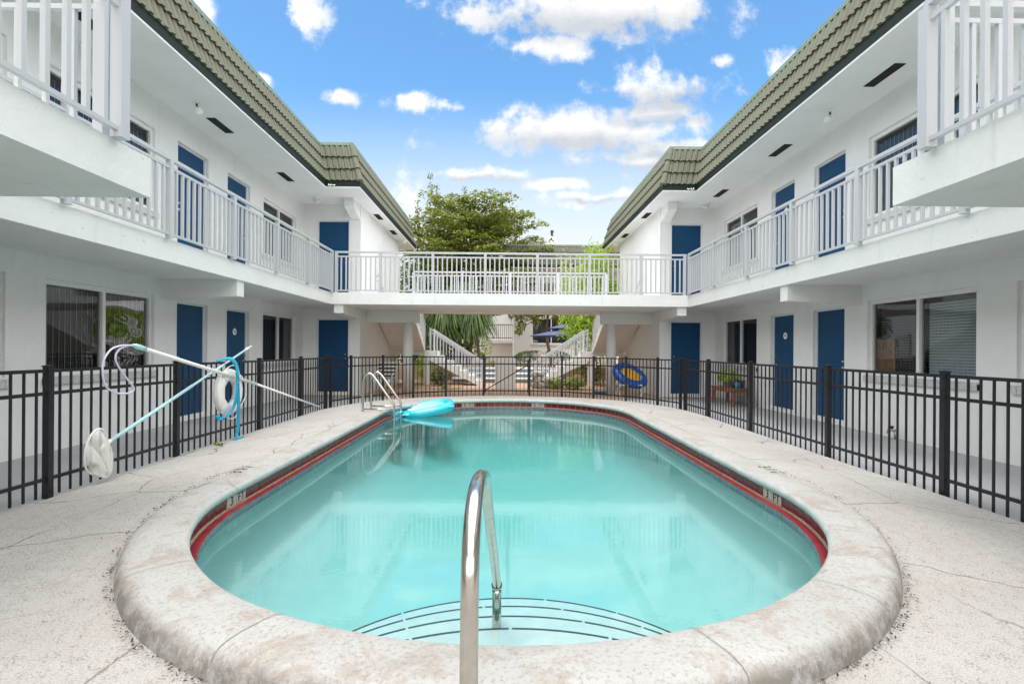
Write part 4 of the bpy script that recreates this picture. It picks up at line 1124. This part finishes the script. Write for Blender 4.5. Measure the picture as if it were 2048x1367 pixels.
# ------------------------------------------------------------------ plants
def limb(mb, a, b, r0, r1, seed, n=6, wob=.08):
    a, b = Vector(a), Vector(b); rnd = random.Random(seed); pts = []
    for i in range(n+1):
        f = i/n; pts.append(a.lerp(b, f) + Vector((rnd.uniform(-1,1), rnd.uniform(-1,1), rnd.uniform(-.4,.6)))*wob*math.sin(PI*f)*(b-a).length*.5)
    mb.tube(pts, [r0 + (r1-r0)*i/n for i in range(n+1)], 8)
    return pts
# big tree: layered sprays along spreading limbs
t = thing('layered_tree', (-1.9, 27, .3), 'big spreading tree with layered olive green foliage rising above the bridge', 'tree')
rnd = random.Random(11); tk = MB(); lf = MB()
limb(tk, (-1.9,27,.3), (-1.8,27,6.8), .20, .05, 1, 9, .04)
def spray(c, d, ln, wd, th, n, size, tilt=.55):
    d = Vector(d).normalized(); sd = d.cross(Vector((0,0,1))).normalized()
    for _ in range(n):
        u = rnd.random()**.8; v = rnd.gauss(0, .42)*(.35 + .65*math.sin(PI*min(1, u*.85 + .1)))
        w = rnd.gauss(0, .5)
        p = Vector(c) + d*(ln*u) + sd*(wd*v) + Vector((0,0, th*w + .06*ln*math.sin(u*PI) - .05*abs(v)))
        nr = Vector((rnd.gauss(0,tilt), rnd.gauss(0,tilt)-.12, 1)).normalized()
        leaf(lf, p, nr, size*rnd.uniform(.6,1.35), rnd, .1, .55)
prof = [(3.3,2.9), (3.9,3.1), (4.5,3.2), (5.1,3.2), (5.7,3.6), (6.3,3.6), (6.9,3.3), (7.4,3.0), (7.9,2.7), (8.3,2.1)]
for zi, (z, rad) in enumerate(prof):
    nb_ = 12 if z < 7.5 else 9
    for k in range(nb_):
        a = 2*PI*k/nb_ + zi*1.1 + rnd.uniform(-.25,.25); r = rad*rnd.uniform(.72,1.08)
        if math.cos(a) > .5: r *= 1.08
        zz = z + rnd.uniform(-.28,.28)
        root = Vector((-1.85, 27, zz - .5)); tip = root + Vector((math.cos(a)*r, math.sin(a)*r, .5 + .16*r))
        limb(tk, root, tip, .045, .010, zi*31+k, 5, .06)
        d = tip - root
        for q in range(4):
            f = .22 + .19*q + rnd.uniform(-.05,.05)
            spray(root + d*f + Vector((0,0,rnd.uniform(-.05,.12))), Vector((math.cos(a+rnd.uniform(-.6,.6)), math.sin(a+rnd.uniform(-.6,.6)), .10)), 1.15, .95, .10, 96, .18)
# upright shoots on the crown
for x, z0, z1, lean in ((-3.9,7.6,10.25,-.1), (-3.75,8.0,9.6,.25), (-4.6,7.2,8.85,-.1), (-2.2,8.2,9.55,.1), (-1.75,8.2,9.35,.35), (-.75,8.0,9.25,.30), (-.45,7.9,9.0,.5), (-2.9,8.0,9.1,-.2), (.55,7.4,8.3,.6)):
    pts = limb(tk, (x-lean*.3,26.8,z0-1.0), (x+lean*.5,26.8,z1), .03, .006, int(z0*100+x*10), 6, .05)
    for i, p in enumerate(pts[2:]):
        blob_leaves(lf, p, .28-.025*i, .28-.025*i, .24, 40-3*i, .14, seed=int(p.x*100+p.z*77))
for (x, z, r) in ((1.15,6.9,.5), (.9,6.4,.5), (1.3,6.05,.45), (-4.5,6.0,.6), (-4.7,5.2,.6), (-4.4,7.0,.5)):
    spray((x-.4*math.copysign(1,x+1.9),26.6,z), (math.copysign(1,x+1.9),0,.16), r*1.9, .45, .09, 110, .13)
tk.build('trunk', M['bark'], t, smooth=True); lf.build('crown', M['leaf_tree'], t, fix=False)
# low yellowish sprig at the crown's right foot
def strap_head(mb, c, n, ln, wd, seed, up=.8, drop=1.0):
    rnd = random.Random(seed)
    for i in range(n):
        a = rnd.uniform(0, 2*PI); e = rnd.uniform(-.3, 1.2)*up; l = ln*rnd.uniform(.7,1.15)
        d = Vector((math.cos(a)*math.cos(e), math.sin(a)*math.cos(e), math.sin(e))); sd = d.cross(Vector((0,0,1)))
        if sd.length < 1e-3: sd = Vector((1,0,0))
        sd.normalize(); pts = []
        for k in range(6):
            f = k/5; p = Vector(c) + d*(l*f) + Vector((0,0,-drop*l*f*f*.75)); w = wd*(1-f*.85)*(.4 + .6*min(1, f*4))
            pts.append((p - sd*w, p + sd*w))
        vs = [q for pr in pts for q in pr]; mb.add(vs, [(2*k, 2*k+1, 2*k+3, 2*k+2) for k in range(5)])
for i, (x, y, z, n, ln, sd, lab) in enumerate(((-2.55,21.4,3.2,330,1.15,1,'drooping strap-leaved palm close behind the left stair railing'), (-1.45,22.0,3.1,340,1.25,2,'drooping strap-leaved palm with a leaning trunk left of the far balcony'), (-2.0,22.6,3.9,300,1.2,3,'tall strap-leaved palm, topmost head of the clump by the stairs'))):
    t = thing('strap_palm', (x+.5,y,.4), lab, 'palm', 'strap-leaved palms behind the stairs')
    mb = MB(); pts = limb(mb, (x+.45 if i == 1 else x+.1,y,.3), (x,y,z), .075, .05, i+5, 6, .05); mb.build('trunk', M['bark'], t, smooth=True)
    mb = MB(); strap_head(mb, (x,y,z), n, ln, .045, sd, .7, 1.35); strap_head(mb, (x+.05,y,z-.35), n//2, ln*.9, .042, sd+20, .3, 1.3); strap_head(mb, (x-.1,y-.1,z-.8), n//2, ln*.8, .042, sd+40, .2, 1.2); mb.build('crown', M['leaf_strap'], t, fix=False)
# bamboo clump, lime green
t = thing('bamboo_clump', (3.6,20.9,WALK), 'bright lime bamboo behind the bridge railing beside the right-hand wing', 'bamboo')
mb = MB(); lf = MB(); rnd = random.Random(5)
for i in range(34):
    x, y = 3.6 + rnd.uniform(-.75,.75), 20.9 + rnd.uniform(-.35,.35); h = rnd.uniform(3.4,5.2)
    tip = (x + rnd.uniform(-.55,.55), y + rnd.uniform(-.3,.3), h); pts = limb(mb, (x,y,WALK), tip, .018, .006, i+60, 6, .03)
    for p in pts[3:]:
        for _ in range(46):
            q = p + Vector((rnd.gauss(0,.26), rnd.gauss(0,.22), rnd.gauss(0,.30)))
            leaf(lf, q, Vector((rnd.gauss(0,.7), rnd.gauss(0,.7)-.4, .8)).normalized(), rnd.uniform(.15,.30), rnd, .35, .24)
mb.build('canes', M['leaf_gold'], t); lf.build('foliage', M['leaf_lime'], t, fix=False)
# hanging broad-leaved branch tree behind the stairs
t = thing('broadleaf_tree', (1.7,24.6,.44), 'broad-leaved tree hanging its low branch before the rear window', 'tree')
mb = MB(); lf = MB(); limb(mb, (2.2,24.6,.4), (1.9,24.6,4.2), .09, .04, 3, 6, .05)
for i, (x, z, r) in enumerate(((.55,2.85,.42), (.75,2.35,.30), (.65,2.05,.2), (1.1,3.0,.5), (1.5,2.75,.40), (1.9,3.1,.5), (2.5,2.95,.5), (3.0,2.9,.45), (.85,3.5,.5), (1.7,3.9,.6), (2.7,3.8,.6))):
    limb(mb, (2.0,24.6,3.0), (x,24.4,z+.1), .03, .01, i+200, 5, .1)
    blob_leaves(lf, (x,24.3,z), r, .4, r*.8, int(230*r), .19, seed=i+9, droop=.35)
mb.build('trunk', M['bark'], t, smooth=True); lf.build('crown', M['leaf_tree'], t, fix=False)
# clipped hedge
t = thing('clipped_hedge', (1.7,23.6,.44), 'dark rounded clipped hedge under the rear window', 'hedge')
mb = MB(); rnd = random.Random(8)
for _ in range(2600):
    a = rnd.uniform(0,2*PI); b = math.acos(rnd.uniform(-.2,1)); e = .55
    d = Vector((math.cos(a)*math.sin(b), math.sin(a)*math.sin(b), math.cos(b)))
    v = Vector([math.copysign(abs(q)**e, q) for q in d])
    p = Vector((1.75,23.6,.44)) + Vector((v.x*1.38, v.y*.5, max(0,v.z)*.74))*rnd.uniform(.93,1.0)
    leaf(mb, p, (v + Vector((rnd.gauss(0,.5), rnd.gauss(0,.5), rnd.gauss(0,.5)))).normalized(), .075, rnd)
mb.build('foliage', M['leaf_dark'], t, fix=False)
def small_plant(name, loc, lab, cat, mat, rx, rz, n, size, seed, strap=False, group=None):
    t = thing(name, loc, lab, cat, group); mb = MB()
    if strap: strap_head(mb, loc, n, size, .022, seed, 1.1, .9)
    else: blob_leaves(mb, (loc[0], loc[1], loc[2]+rz), rx, rx*.8, rz, n, size, seed=seed, flat=.5)
    mb.build('foliage', M[mat], t, fix=False)
    st_ = MB()
    for q in range(3): st_.tube([(loc[0]+.02*q,loc[1],loc[2]-.02), (loc[0]+.06*(q-1),loc[1],loc[2]+rz*.8)], .008, 5)
    st_.build('stem', M['bark'], t)
small_plant('leafy_shrub', (-2.35,18.5,WALK), 'green leafy shrub under the landing of the left stairs', 'shrub', 'leaf_dark', .38, .36, 260, .14, 31)
small_plant('tufted_plant', (-2.02,17.2,WALK), 'yellow-green tufted plant in front of the left stairs', 'plant', 'leaf_gold', .3, .22, 120, .42, 32, True)
small_plant('variegated_plant', (1.78,17.6,WALK), 'cream-variegated plant at the foot of the right stairs, nearer the gate', 'plant', 'leaf_gold', .38, .2, 190, .17, 33, False, 'variegated plants')
small_plant('variegated_plant', (2.35,17.4,WALK), 'cream-variegated plant by the teal foam tube', 'plant', 'leaf_gold', .40, .22, 220, .17, 34, False, 'variegated plants')
small_plant('corner_shrub', (-3.35,21.2,WALK), 'bright green shrub seen past the left round column', 'shrub', 'leaf_lime', .40, .62, 300, .15, 35)
small_plant('corner_shrub', (3.5,20.6,WALK), 'dark green shrub seen past the right round column', 'shrub', 'leaf_dark', .55, .55, 500, .12, 36)
small_plant('agave', (-.55,23.4,.44), 'spiky green plant under the far balcony', 'plant', 'leaf_lime', .3, .3, 80, .8, 37, True)
small_plant('croton', (-1.05,24.2,.44), 'yellow-leaved shrub beside the leaning palm trunk', 'shrub', 'leaf_gold', .5, .75, 320, .15, 38)
small_plant('under_tree_shrub', (-4.1,24.0,WALK), 'dense green shrub filling the gap below the big tree at left', 'shrub', 'leaf_dark', 1.6, 3.0, 5600, .20, 39)
small_plant('under_tree_shrub', (-2.7,25.6,WALK), 'dense green shrub filling the gap below the big tree at its right foot', 'shrub', 'leaf_dark', 1.6, 2.9, 5600, .20, 41)
small_plant('weed_tuft', (-3.80,6.85,-.08), 'tiny green weed at the foot of the fence under the ring buoy', 'weed', 'leaf_lime', .06, .04, 24, .12, 40, True)
small_plant('weed_tuft', (-2.95,11.2,-.05), 'tiny yellow-green weed beside the pool ladder', 'weed', 'leaf_lime', .1, .05, 40, .14, 42, True)
t = thing('planting_bed', (2.2,18.3,WALK), 'soil bed with pale rocks under the right stairs', 'planter')
mb = MB(); mb.box(1.2, 4.2, 17.1, 20.4, WALK-.05, WALK+.012); mb.build('soil', M['soil'], t)
def boulder(mb, c, r, seed):
    rows = []
    for i in range(7):
        b = PI*i/6; row = []
        for j in range(10):
            a = 2*PI*j/10; v = Vector((math.sin(b)*math.cos(a), math.sin(b)*math.sin(a), math.cos(b)))
            q = 1 + .35*mnoise.noise(v*1.6 + Vector((seed,0,0))); row.append(Vector(c) + Vector((v.x*r[0], v.y*r[1], v.z*r[2]))*q)
        rows.append(row)
    mb.grid(rows, closed=True)
rnd = random.Random(3)
for i in range(16):
    c = (1.0 + .09*(i % 6) + rnd.uniform(0,.08), 17.75 + rnd.uniform(-.12,.12), WALK + .12 + .19*(i//6))
    mb = MB(); boulder(mb, c, (.13,.10,.11), i*3.7); mb.build('rock', M['rock'], t)
t = thing('planting_bed', (-2.3,18.3,WALK), 'soil bed under the left stairs', 'planter')
mb = MB(); mb.box(-4.0, -1.5, 17.3, 20.4, WALK-.05, WALK+.012); mb.build('soil', M['soil'], t)
t = thing('wicker_basket', (2.66,18.6,WALK), 'rounded brown wicker basket in the shade under the right stairs', 'basket')
mb = MB(); mb.lathe([(.17,.0), (.24,.10), (.26,.22), (.23,.34), (.14,.42), (.03,.45)], (2.66,18.6,WALK), n=22); mb.build('shell', M['wicker'], t, smooth=True)
mb = MB(); mb.lathe([(.19,-.06), (.19,.02), (.17,.03)], (2.66,18.6,WALK+.06), n=22); mb.build('base', M['soil'], t)
# ------------------------------------------------------------------ leaf litter round the coping
rnd = random.Random(21); mb = MB()
for _ in range(900):
    a = rnd.uniform(PI*.93, PI*2.07); d = .352 + abs(rnd.gauss(0, .026)); r = PR + d
    x, y = PX + r*math.cos(a), PY0 + r*math.sin(a)
    z = deck_z(y, 0) + .012 + rnd.uniform(0,.006)
    leaf(mb, Vector((x,y,z)), Vector((rnd.gauss(0,.4), rnd.gauss(0,.4), 1)).normalized(), rnd.uniform(.007,.022), rnd, 0, .5)
for _ in range(420):
    x, y = rnd.uniform(-3.7,3.7), rnd.uniform(1.2,8.5)
    q = math.hypot(x-PX, min(0, y-PY0)) if y < PY0 else abs(x-PX)
    if q < PR+.5: continue
    t_ = min(1, (q-PR-.30)/(3.95-PR-.30)) if y > PY0 else .3
    leaf(mb, Vector((x,y,deck_z(y,t_)+.010)), Vector((rnd.gauss(0,.25), rnd.gauss(0,.25), 1)).normalized(), rnd.uniform(.006,.020), rnd, 0, .45)
tag(mb.build('leaf_litter', M['leaf_dry'], fix=False), kind='stuff')
# ------------------------------------------------------------------ person on the far roof
pt = thing('person', (2.54,28.0,5.94), 'person in a white shirt standing on the far roof, holding something in both hands', 'person')
V = {'pelvis':(0,0,.95,.135), 'belly':(0,0,1.10,.125), 'chest':(0,-.01,1.30,.14), 'neck0':(0,0,1.46,.075), 'neck':(-.01,-.02,1.53,.055), 'jaw':(-.03,-.07,1.59,.068), 'head':(-.015,-.035,1.67,.095), 'crown':(-.01,-.02,1.74,.075),
     'shl':(-.17,0,1.40,.065), 'ell':(-.24,-.08,1.13,.048), 'wrl':(-.15,-.28,1.20,.033), 'hal':(-.12,-.35,1.22,.038), 'shr':(.17,0,1.40,.065), 'elr':(.23,-.06,1.12,.048), 'wrr':(.02,-.27,1.17,.033), 'har':(-.04,-.33,1.19,.038),
     'hpl':(-.09,0,.90,.10), 'knl':(-.10,-.01,.50,.062), 'anl':(-.10,.02,.09,.042), 'tol':(-.11,-.14,.035,.035), 'hpr':(.09,0,.90,.10), 'knr':(.10,-.01,.50,.062), 'anr':(.10,.02,.09,.042), 'tor':(.11,-.14,.035,.035)}
E = ['pelvis-belly','belly-chest','chest-neck0','neck0-neck','neck-jaw','jaw-head','head-crown','chest-shl','shl-ell','ell-wrl','wrl-hal','chest-shr','shr-elr','elr-wrr','wrr-har','pelvis-hpl','hpl-knl','knl-anl','anl-tol','pelvis-hpr','hpr-knr','knr-anr','anr-tor']
def skin_mesh(name, V, E, mats, pick, parent, root):
    ks = list(V); me = bpy.data.meshes.new(name); me.from_pydata([V[k][:3] for k in ks], [tuple(ks.index(q) for q in e.split('-')) for e in E], [])
    o = bpy.data.objects.new(name, me); C.objects.link(o)
    md = o.modifiers.new('s', 'SKIN'); sub = o.modifiers.new('d', 'SUBSURF'); sub.levels = 2; sub.render_levels = 2
    for i, k in enumerate(ks):
        sv = me.skin_vertices[0].data[i]; sv.radius = (V[k][3],)*2; sv.use_root = (k == root)
    bpy.context.view_layer.update(); dg = bpy.context.evaluated_depsgraph_get()
    m2 = bpy.data.meshes.new_from_object(o.evaluated_get(dg)); bpy.data.objects.remove(o); m2.name = name
    m2.materials.clear()
    for m_ in mats: m2.materials.append(m_)
    for p in m2.polygons: p.material_index = pick(p.center); p.use_smooth = True
    o = bpy.data.objects.new(name, m2); C.objects.link(o); o.parent = parent; return o
def pick(c):
    if c.z > 1.50: return 0
    if c.y < -.25 and c.z > 1.0: return 0
    return 1
body = skin_mesh('body', V, E, [M['skin'], M['shirt']], pick, pt, 'pelvis')
def finger_set(side, base, dirv):
    mb = MB(); b = Vector(base)
    for i in range(4):
        p = b + Vector((.012*(i-1.5)*1.6, 0, .004*i)); l = (.06,.07,.065,.05)[i]
        mb.tube([p, p + Vector(dirv)*l*.5, p + Vector(dirv)*l + Vector((0,.02,.015))], [.010,.009,.007], 6)
    mb.tube([b + Vector((side*.03,.03,.01)), b + Vector((side*.045,.0,.03)), b + Vector((side*.03,-.03,.035))], [.011,.010,.008], 6)
    return mb
px_ = Vector((2.54,28.0,5.94))
for side, hb in ((-1, V['hal']), (1, V['har'])):
    finger_set(-side, Vector(hb[:3]) + px_ + Vector((0,-.03,0)), (-side*.6,-.7,.1)).build('fingers', M['skin'], pt, smooth=True)
mb = MB(); mb.lathe([(.092,.0), (.099,.04), (.085,.085), (.05,.112), (.005,.118)], (2.54-.012,28.0-.018,5.94+1.68), n=18); mb.build('hair', M['hair'], pt, smooth=True)
mb = MB(); 
for dx in (-.045, .018): mb.box(2.54+dx-.018, 2.54+dx+.010, 28.0-.135, 28.0-.122, 5.94+1.665, 5.94+1.675)
mb.build('eyes', M['hair'], pt)
mb = MB(); mb.lathe([(.012,0), (.016,.02), (.008,.05)], (2.54-.028,28.0-.135,5.94+1.615), n=8); mb.build('nose', M['skin'], pt, smooth=True)
mb = MB(); mb.box(2.54-.13, 2.54-.04, 28.0-.40, 28.0-.39, 5.94+1.19, 5.94+1.30)
tag(mb.build('phone', M['hair'], None, loc=(2.46,27.6,7.18)), 'small dark phone held in the hands of the person on the roof', 'phone')

# ------------------------------------------------------------------ sky, sun, camera
w = bpy.data.worlds.new('World'); SC.world = w; w.use_nodes = True
nt = w.node_tree; bg = nt.nodes['Background']
SUN_EL, SUN_AZ = 74, -160      # azimuth clockwise from +Y: behind the camera, to its left
sky = nt.nodes.new('ShaderNodeTexSky'); sky.sky_type = 'NISHITA'; sky.sun_disc = False
sky.sun_elevation = R(SUN_EL); sky.sun_rotation = R(SUN_AZ); sky.air_density = 1.0; sky.dust_density = 1.0; sky.ozone_density = 2.0
hs_ = nt.nodes.new('ShaderNodeHueSaturation'); hs_.inputs['Saturation'].default_value = 1.22; hs_.inputs['Hue'].default_value = .492; L(nt, sky.outputs[0], hs_.inputs['Color'])
tc = nt.nodes.new('ShaderNodeTexCoord'); sp = nt.nodes.new('ShaderNodeSeparateXYZ'); L(nt, tc.outputs['Generated'], sp.inputs[0])
def mth(op, a, b=None, c=None, clamp=False):
    n = nt.nodes.new('ShaderNodeMath'); n.operation = op; n.use_clamp = clamp
    for i, v in enumerate((a, b, c)):
        if v is None: continue
        if isinstance(v, (int, float)): n.inputs[i].default_value = v
        else: L(nt, v, n.inputs[i])
    return n.outputs[0]
yc = mth('MAXIMUM', sp.outputs['Y'], .05)
u = mth('DIVIDE', sp.outputs['X'], yc); v = mth('DIVIDE', sp.outputs['Z'], yc)
cb = nt.nodes.new('ShaderNodeCombineXYZ'); L(nt, u, cb.inputs[0]); L(nt, v, cb.inputs[2])
nz = N(nt, 'ShaderNodeTexNoise', inp={'Scale': 9.0, 'Detail': 9.0, 'Roughness': .60}); L(nt, cb.outputs[0], nz.inputs['Vector'])
nz2 = N(nt, 'ShaderNodeTexNoise', inp={'Scale': 26.0, 'Detail': 6.0, 'Roughness': .6}); L(nt, cb.outputs[0], nz2.inputs['Vector'])
wp = nt.nodes.new('ShaderNodeVectorMath'); wp.operation = 'MULTIPLY_ADD'; wp.inputs[1].default_value = (.07,.07,.05); L(nt, nz.outputs['Color'], wp.inputs[0]); L(nt, cb.outputs[0], wp.inputs[2])
wp2 = nt.nodes.new('ShaderNodeVectorMath'); wp2.operation = 'SUBTRACT'; wp2.inputs[1].default_value = (.035,.035,.025); L(nt, wp.outputs[0], wp2.inputs[0])
# cumulus: (u, v, half width, half height), u = east/north slope, v = height/north slope
CL = [(.17,.668,.29,.070,1), (-.065,.640,.075,.035,.8), (.33,.665,.10,.05,1), (.080,.588,.098,.034,1), (.310,.510,.160,.050,.9), (.140,.430,.225,.056,1.15), (.30,.470,.12,.035,.9), (.37,.445,.05,.03,.8), (.255,.372,.165,.034,.9), (.33,.395,.16,.022,.8), (-.375,.640,.045,.050,.85), (-.320,.486,.045,.021,.9), (-.178,.480,.036,.023,.85), (-.255,.485,.03,.018,.4), (-.050,.338,.125,.017,.75), (.098,.323,.085,.014,.8), (.424,.565,.028,.019,.75), (.548,.560,.042,.035,1), (-.600,.648,.05,.05,1), (-.472,.520,.024,.015,.7), (.235,.612,.022,.016,.45), (.190,.296,.12,.012,.3), (-.19,.30,.05,.06,.3), (-.095,.474,.03,.012,.35)]
dens = None; shade = None
for cu, cv, ru, rv, st_ in CL:
    a = nt.nodes.new('ShaderNodeVectorMath'); a.operation = 'SUBTRACT'; a.inputs[1].default_value = (cu, 0, cv); L(nt, wp2.outputs[0], a.inputs[0])
    b = nt.nodes.new('ShaderNodeVectorMath'); b.operation = 'MULTIPLY'; b.inputs[1].default_value = (1/ru, 0, 1/rv); L(nt, a.outputs[0], b.inputs[0])
    ln = nt.nodes.new('ShaderNodeVectorMath'); ln.operation = 'LENGTH'; L(nt, b.outputs[0], ln.inputs[0])
    e = mth('MULTIPLY_ADD', ln.outputs['Value'], -st_, st_)
    dens = e if dens is None else mth('MAXIMUM', dens, e)
    if ru > .11:    # larger clouds carry a grey base
        s3 = nt.nodes.new('ShaderNodeSeparateXYZ'); L(nt, b.outputs[0], s3.inputs[0])
        q = mth('MULTIPLY', mth('MULTIPLY_ADD', s3.outputs['Z'], -1.2, .22, True), mth('MULTIPLY_ADD', ln.outputs['Value'], -1.0, 1.35, True))
        shade = q if shade is None else mth('MAXIMUM', shade, q)
fl = mth('ADD', mth('MULTIPLY_ADD', nz.outputs['Fac'], 2.7, -1.35), mth('MULTIPLY_ADD', nz2.outputs['Fac'], 1.1, -.55))
d1 = mth('ADD', mth('MAXIMUM', dens, -1.5), fl)
front = mth('MULTIPLY_ADD', sp.outputs['Y'], 12.0, -2.4, True)
# elsewhere, out of view: broken cloud added to brighten the walls
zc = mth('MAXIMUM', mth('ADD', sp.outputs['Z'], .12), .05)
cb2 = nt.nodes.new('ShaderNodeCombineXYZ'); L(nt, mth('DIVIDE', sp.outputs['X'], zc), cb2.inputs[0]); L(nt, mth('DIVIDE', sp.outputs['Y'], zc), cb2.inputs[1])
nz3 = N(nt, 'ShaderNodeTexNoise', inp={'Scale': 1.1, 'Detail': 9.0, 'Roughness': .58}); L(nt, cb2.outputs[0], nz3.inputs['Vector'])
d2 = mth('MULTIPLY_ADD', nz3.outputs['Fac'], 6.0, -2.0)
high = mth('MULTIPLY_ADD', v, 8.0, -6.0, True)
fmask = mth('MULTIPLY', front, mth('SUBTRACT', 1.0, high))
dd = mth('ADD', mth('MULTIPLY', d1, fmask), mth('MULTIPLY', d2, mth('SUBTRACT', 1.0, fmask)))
al = nt.nodes.new('ShaderNodeMapRange'); al.interpolation_type = 'SMOOTHERSTEP'; L(nt, dd, al.inputs[0]); al.inputs[1].default_value = -.10; al.inputs[2].default_value = .72
shm = mth('ADD', mth('MULTIPLY', mth('MULTIPLY', shade, fmask), mth('MULTIPLY_ADD', nz2.outputs['Fac'], .9, .7)), mth('MULTIPLY_ADD', nz.outputs['Fac'], -1.6, .86, True))
ccol = mixc(nt, mth('MINIMUM', shm, .8), CLOUD_WHITE, CLOUD_GREY)
hz = nt.nodes.new('ShaderNodeMapRange'); hz.interpolation_type = 'SMOOTHSTEP'; L(nt, v, hz.inputs[0]); hz.inputs[1].default_value = .52; hz.inputs[2].default_value = .16; hz.inputs[3].default_value = 0; hz.inputs[4].default_value = .93
skyc = mixc(nt, hz.outputs[0], hs_.outputs[0], (3.5, 3.65, 3.72))   # thin high haze towards the horizon
ccol = mixc(nt, fmask, (10.0, 10.0, 9.9), ccol)      # unseen clouds overhead and behind, made extra bright as fill light
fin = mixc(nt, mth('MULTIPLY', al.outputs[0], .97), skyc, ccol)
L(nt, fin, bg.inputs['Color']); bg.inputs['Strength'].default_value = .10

sd = bpy.data.lights.new('sun', 'SUN'); sd.energy = SUN_E; sd.angle = R(SUN_ANG); sd.color = (1, .975, .94)
so = bpy.data.objects.new('sun', sd); C.objects.link(so)
az, el = R(SUN_AZ), R(SUN_EL)
tosun = Vector((math.sin(az)*math.cos(el), math.cos(az)*math.cos(el), math.sin(el)))
so.rotation_euler = tosun.to_track_quat('Z', 'Y').to_euler()

cam = bpy.data.cameras.new('camera'); co_ = bpy.data.objects.new('camera', cam); C.objects.link(co_)
cam.sensor_width = 36; cam.lens = 18; cam.shift_y = .0071; cam.clip_end = 3000; cam.clip_start = .05
co_.matrix_world = Matrix.Translation((0,0,1.22)) @ Matrix.Rotation(R(-.78), 4, 'Z') @ Matrix.Rotation(PI/2, 4, 'X') @ Matrix.Rotation(R(.4), 4, 'Z')
SC.camera = co_
SC.view_settings.view_transform = 'Standard'; SC.view_settings.look = 'None'; SC.view_settings.gamma = 1; SC.view_settings.exposure = EXPO
SC.cycles.max_bounces = 10; SC.cycles.transparent_max_bounces = 16; SC.cycles.diffuse_bounces = 5; SC.cycles.caustics_reflective = False; SC.cycles.caustics_refractive = False
SC.cycles.sample_clamp_indirect = 8
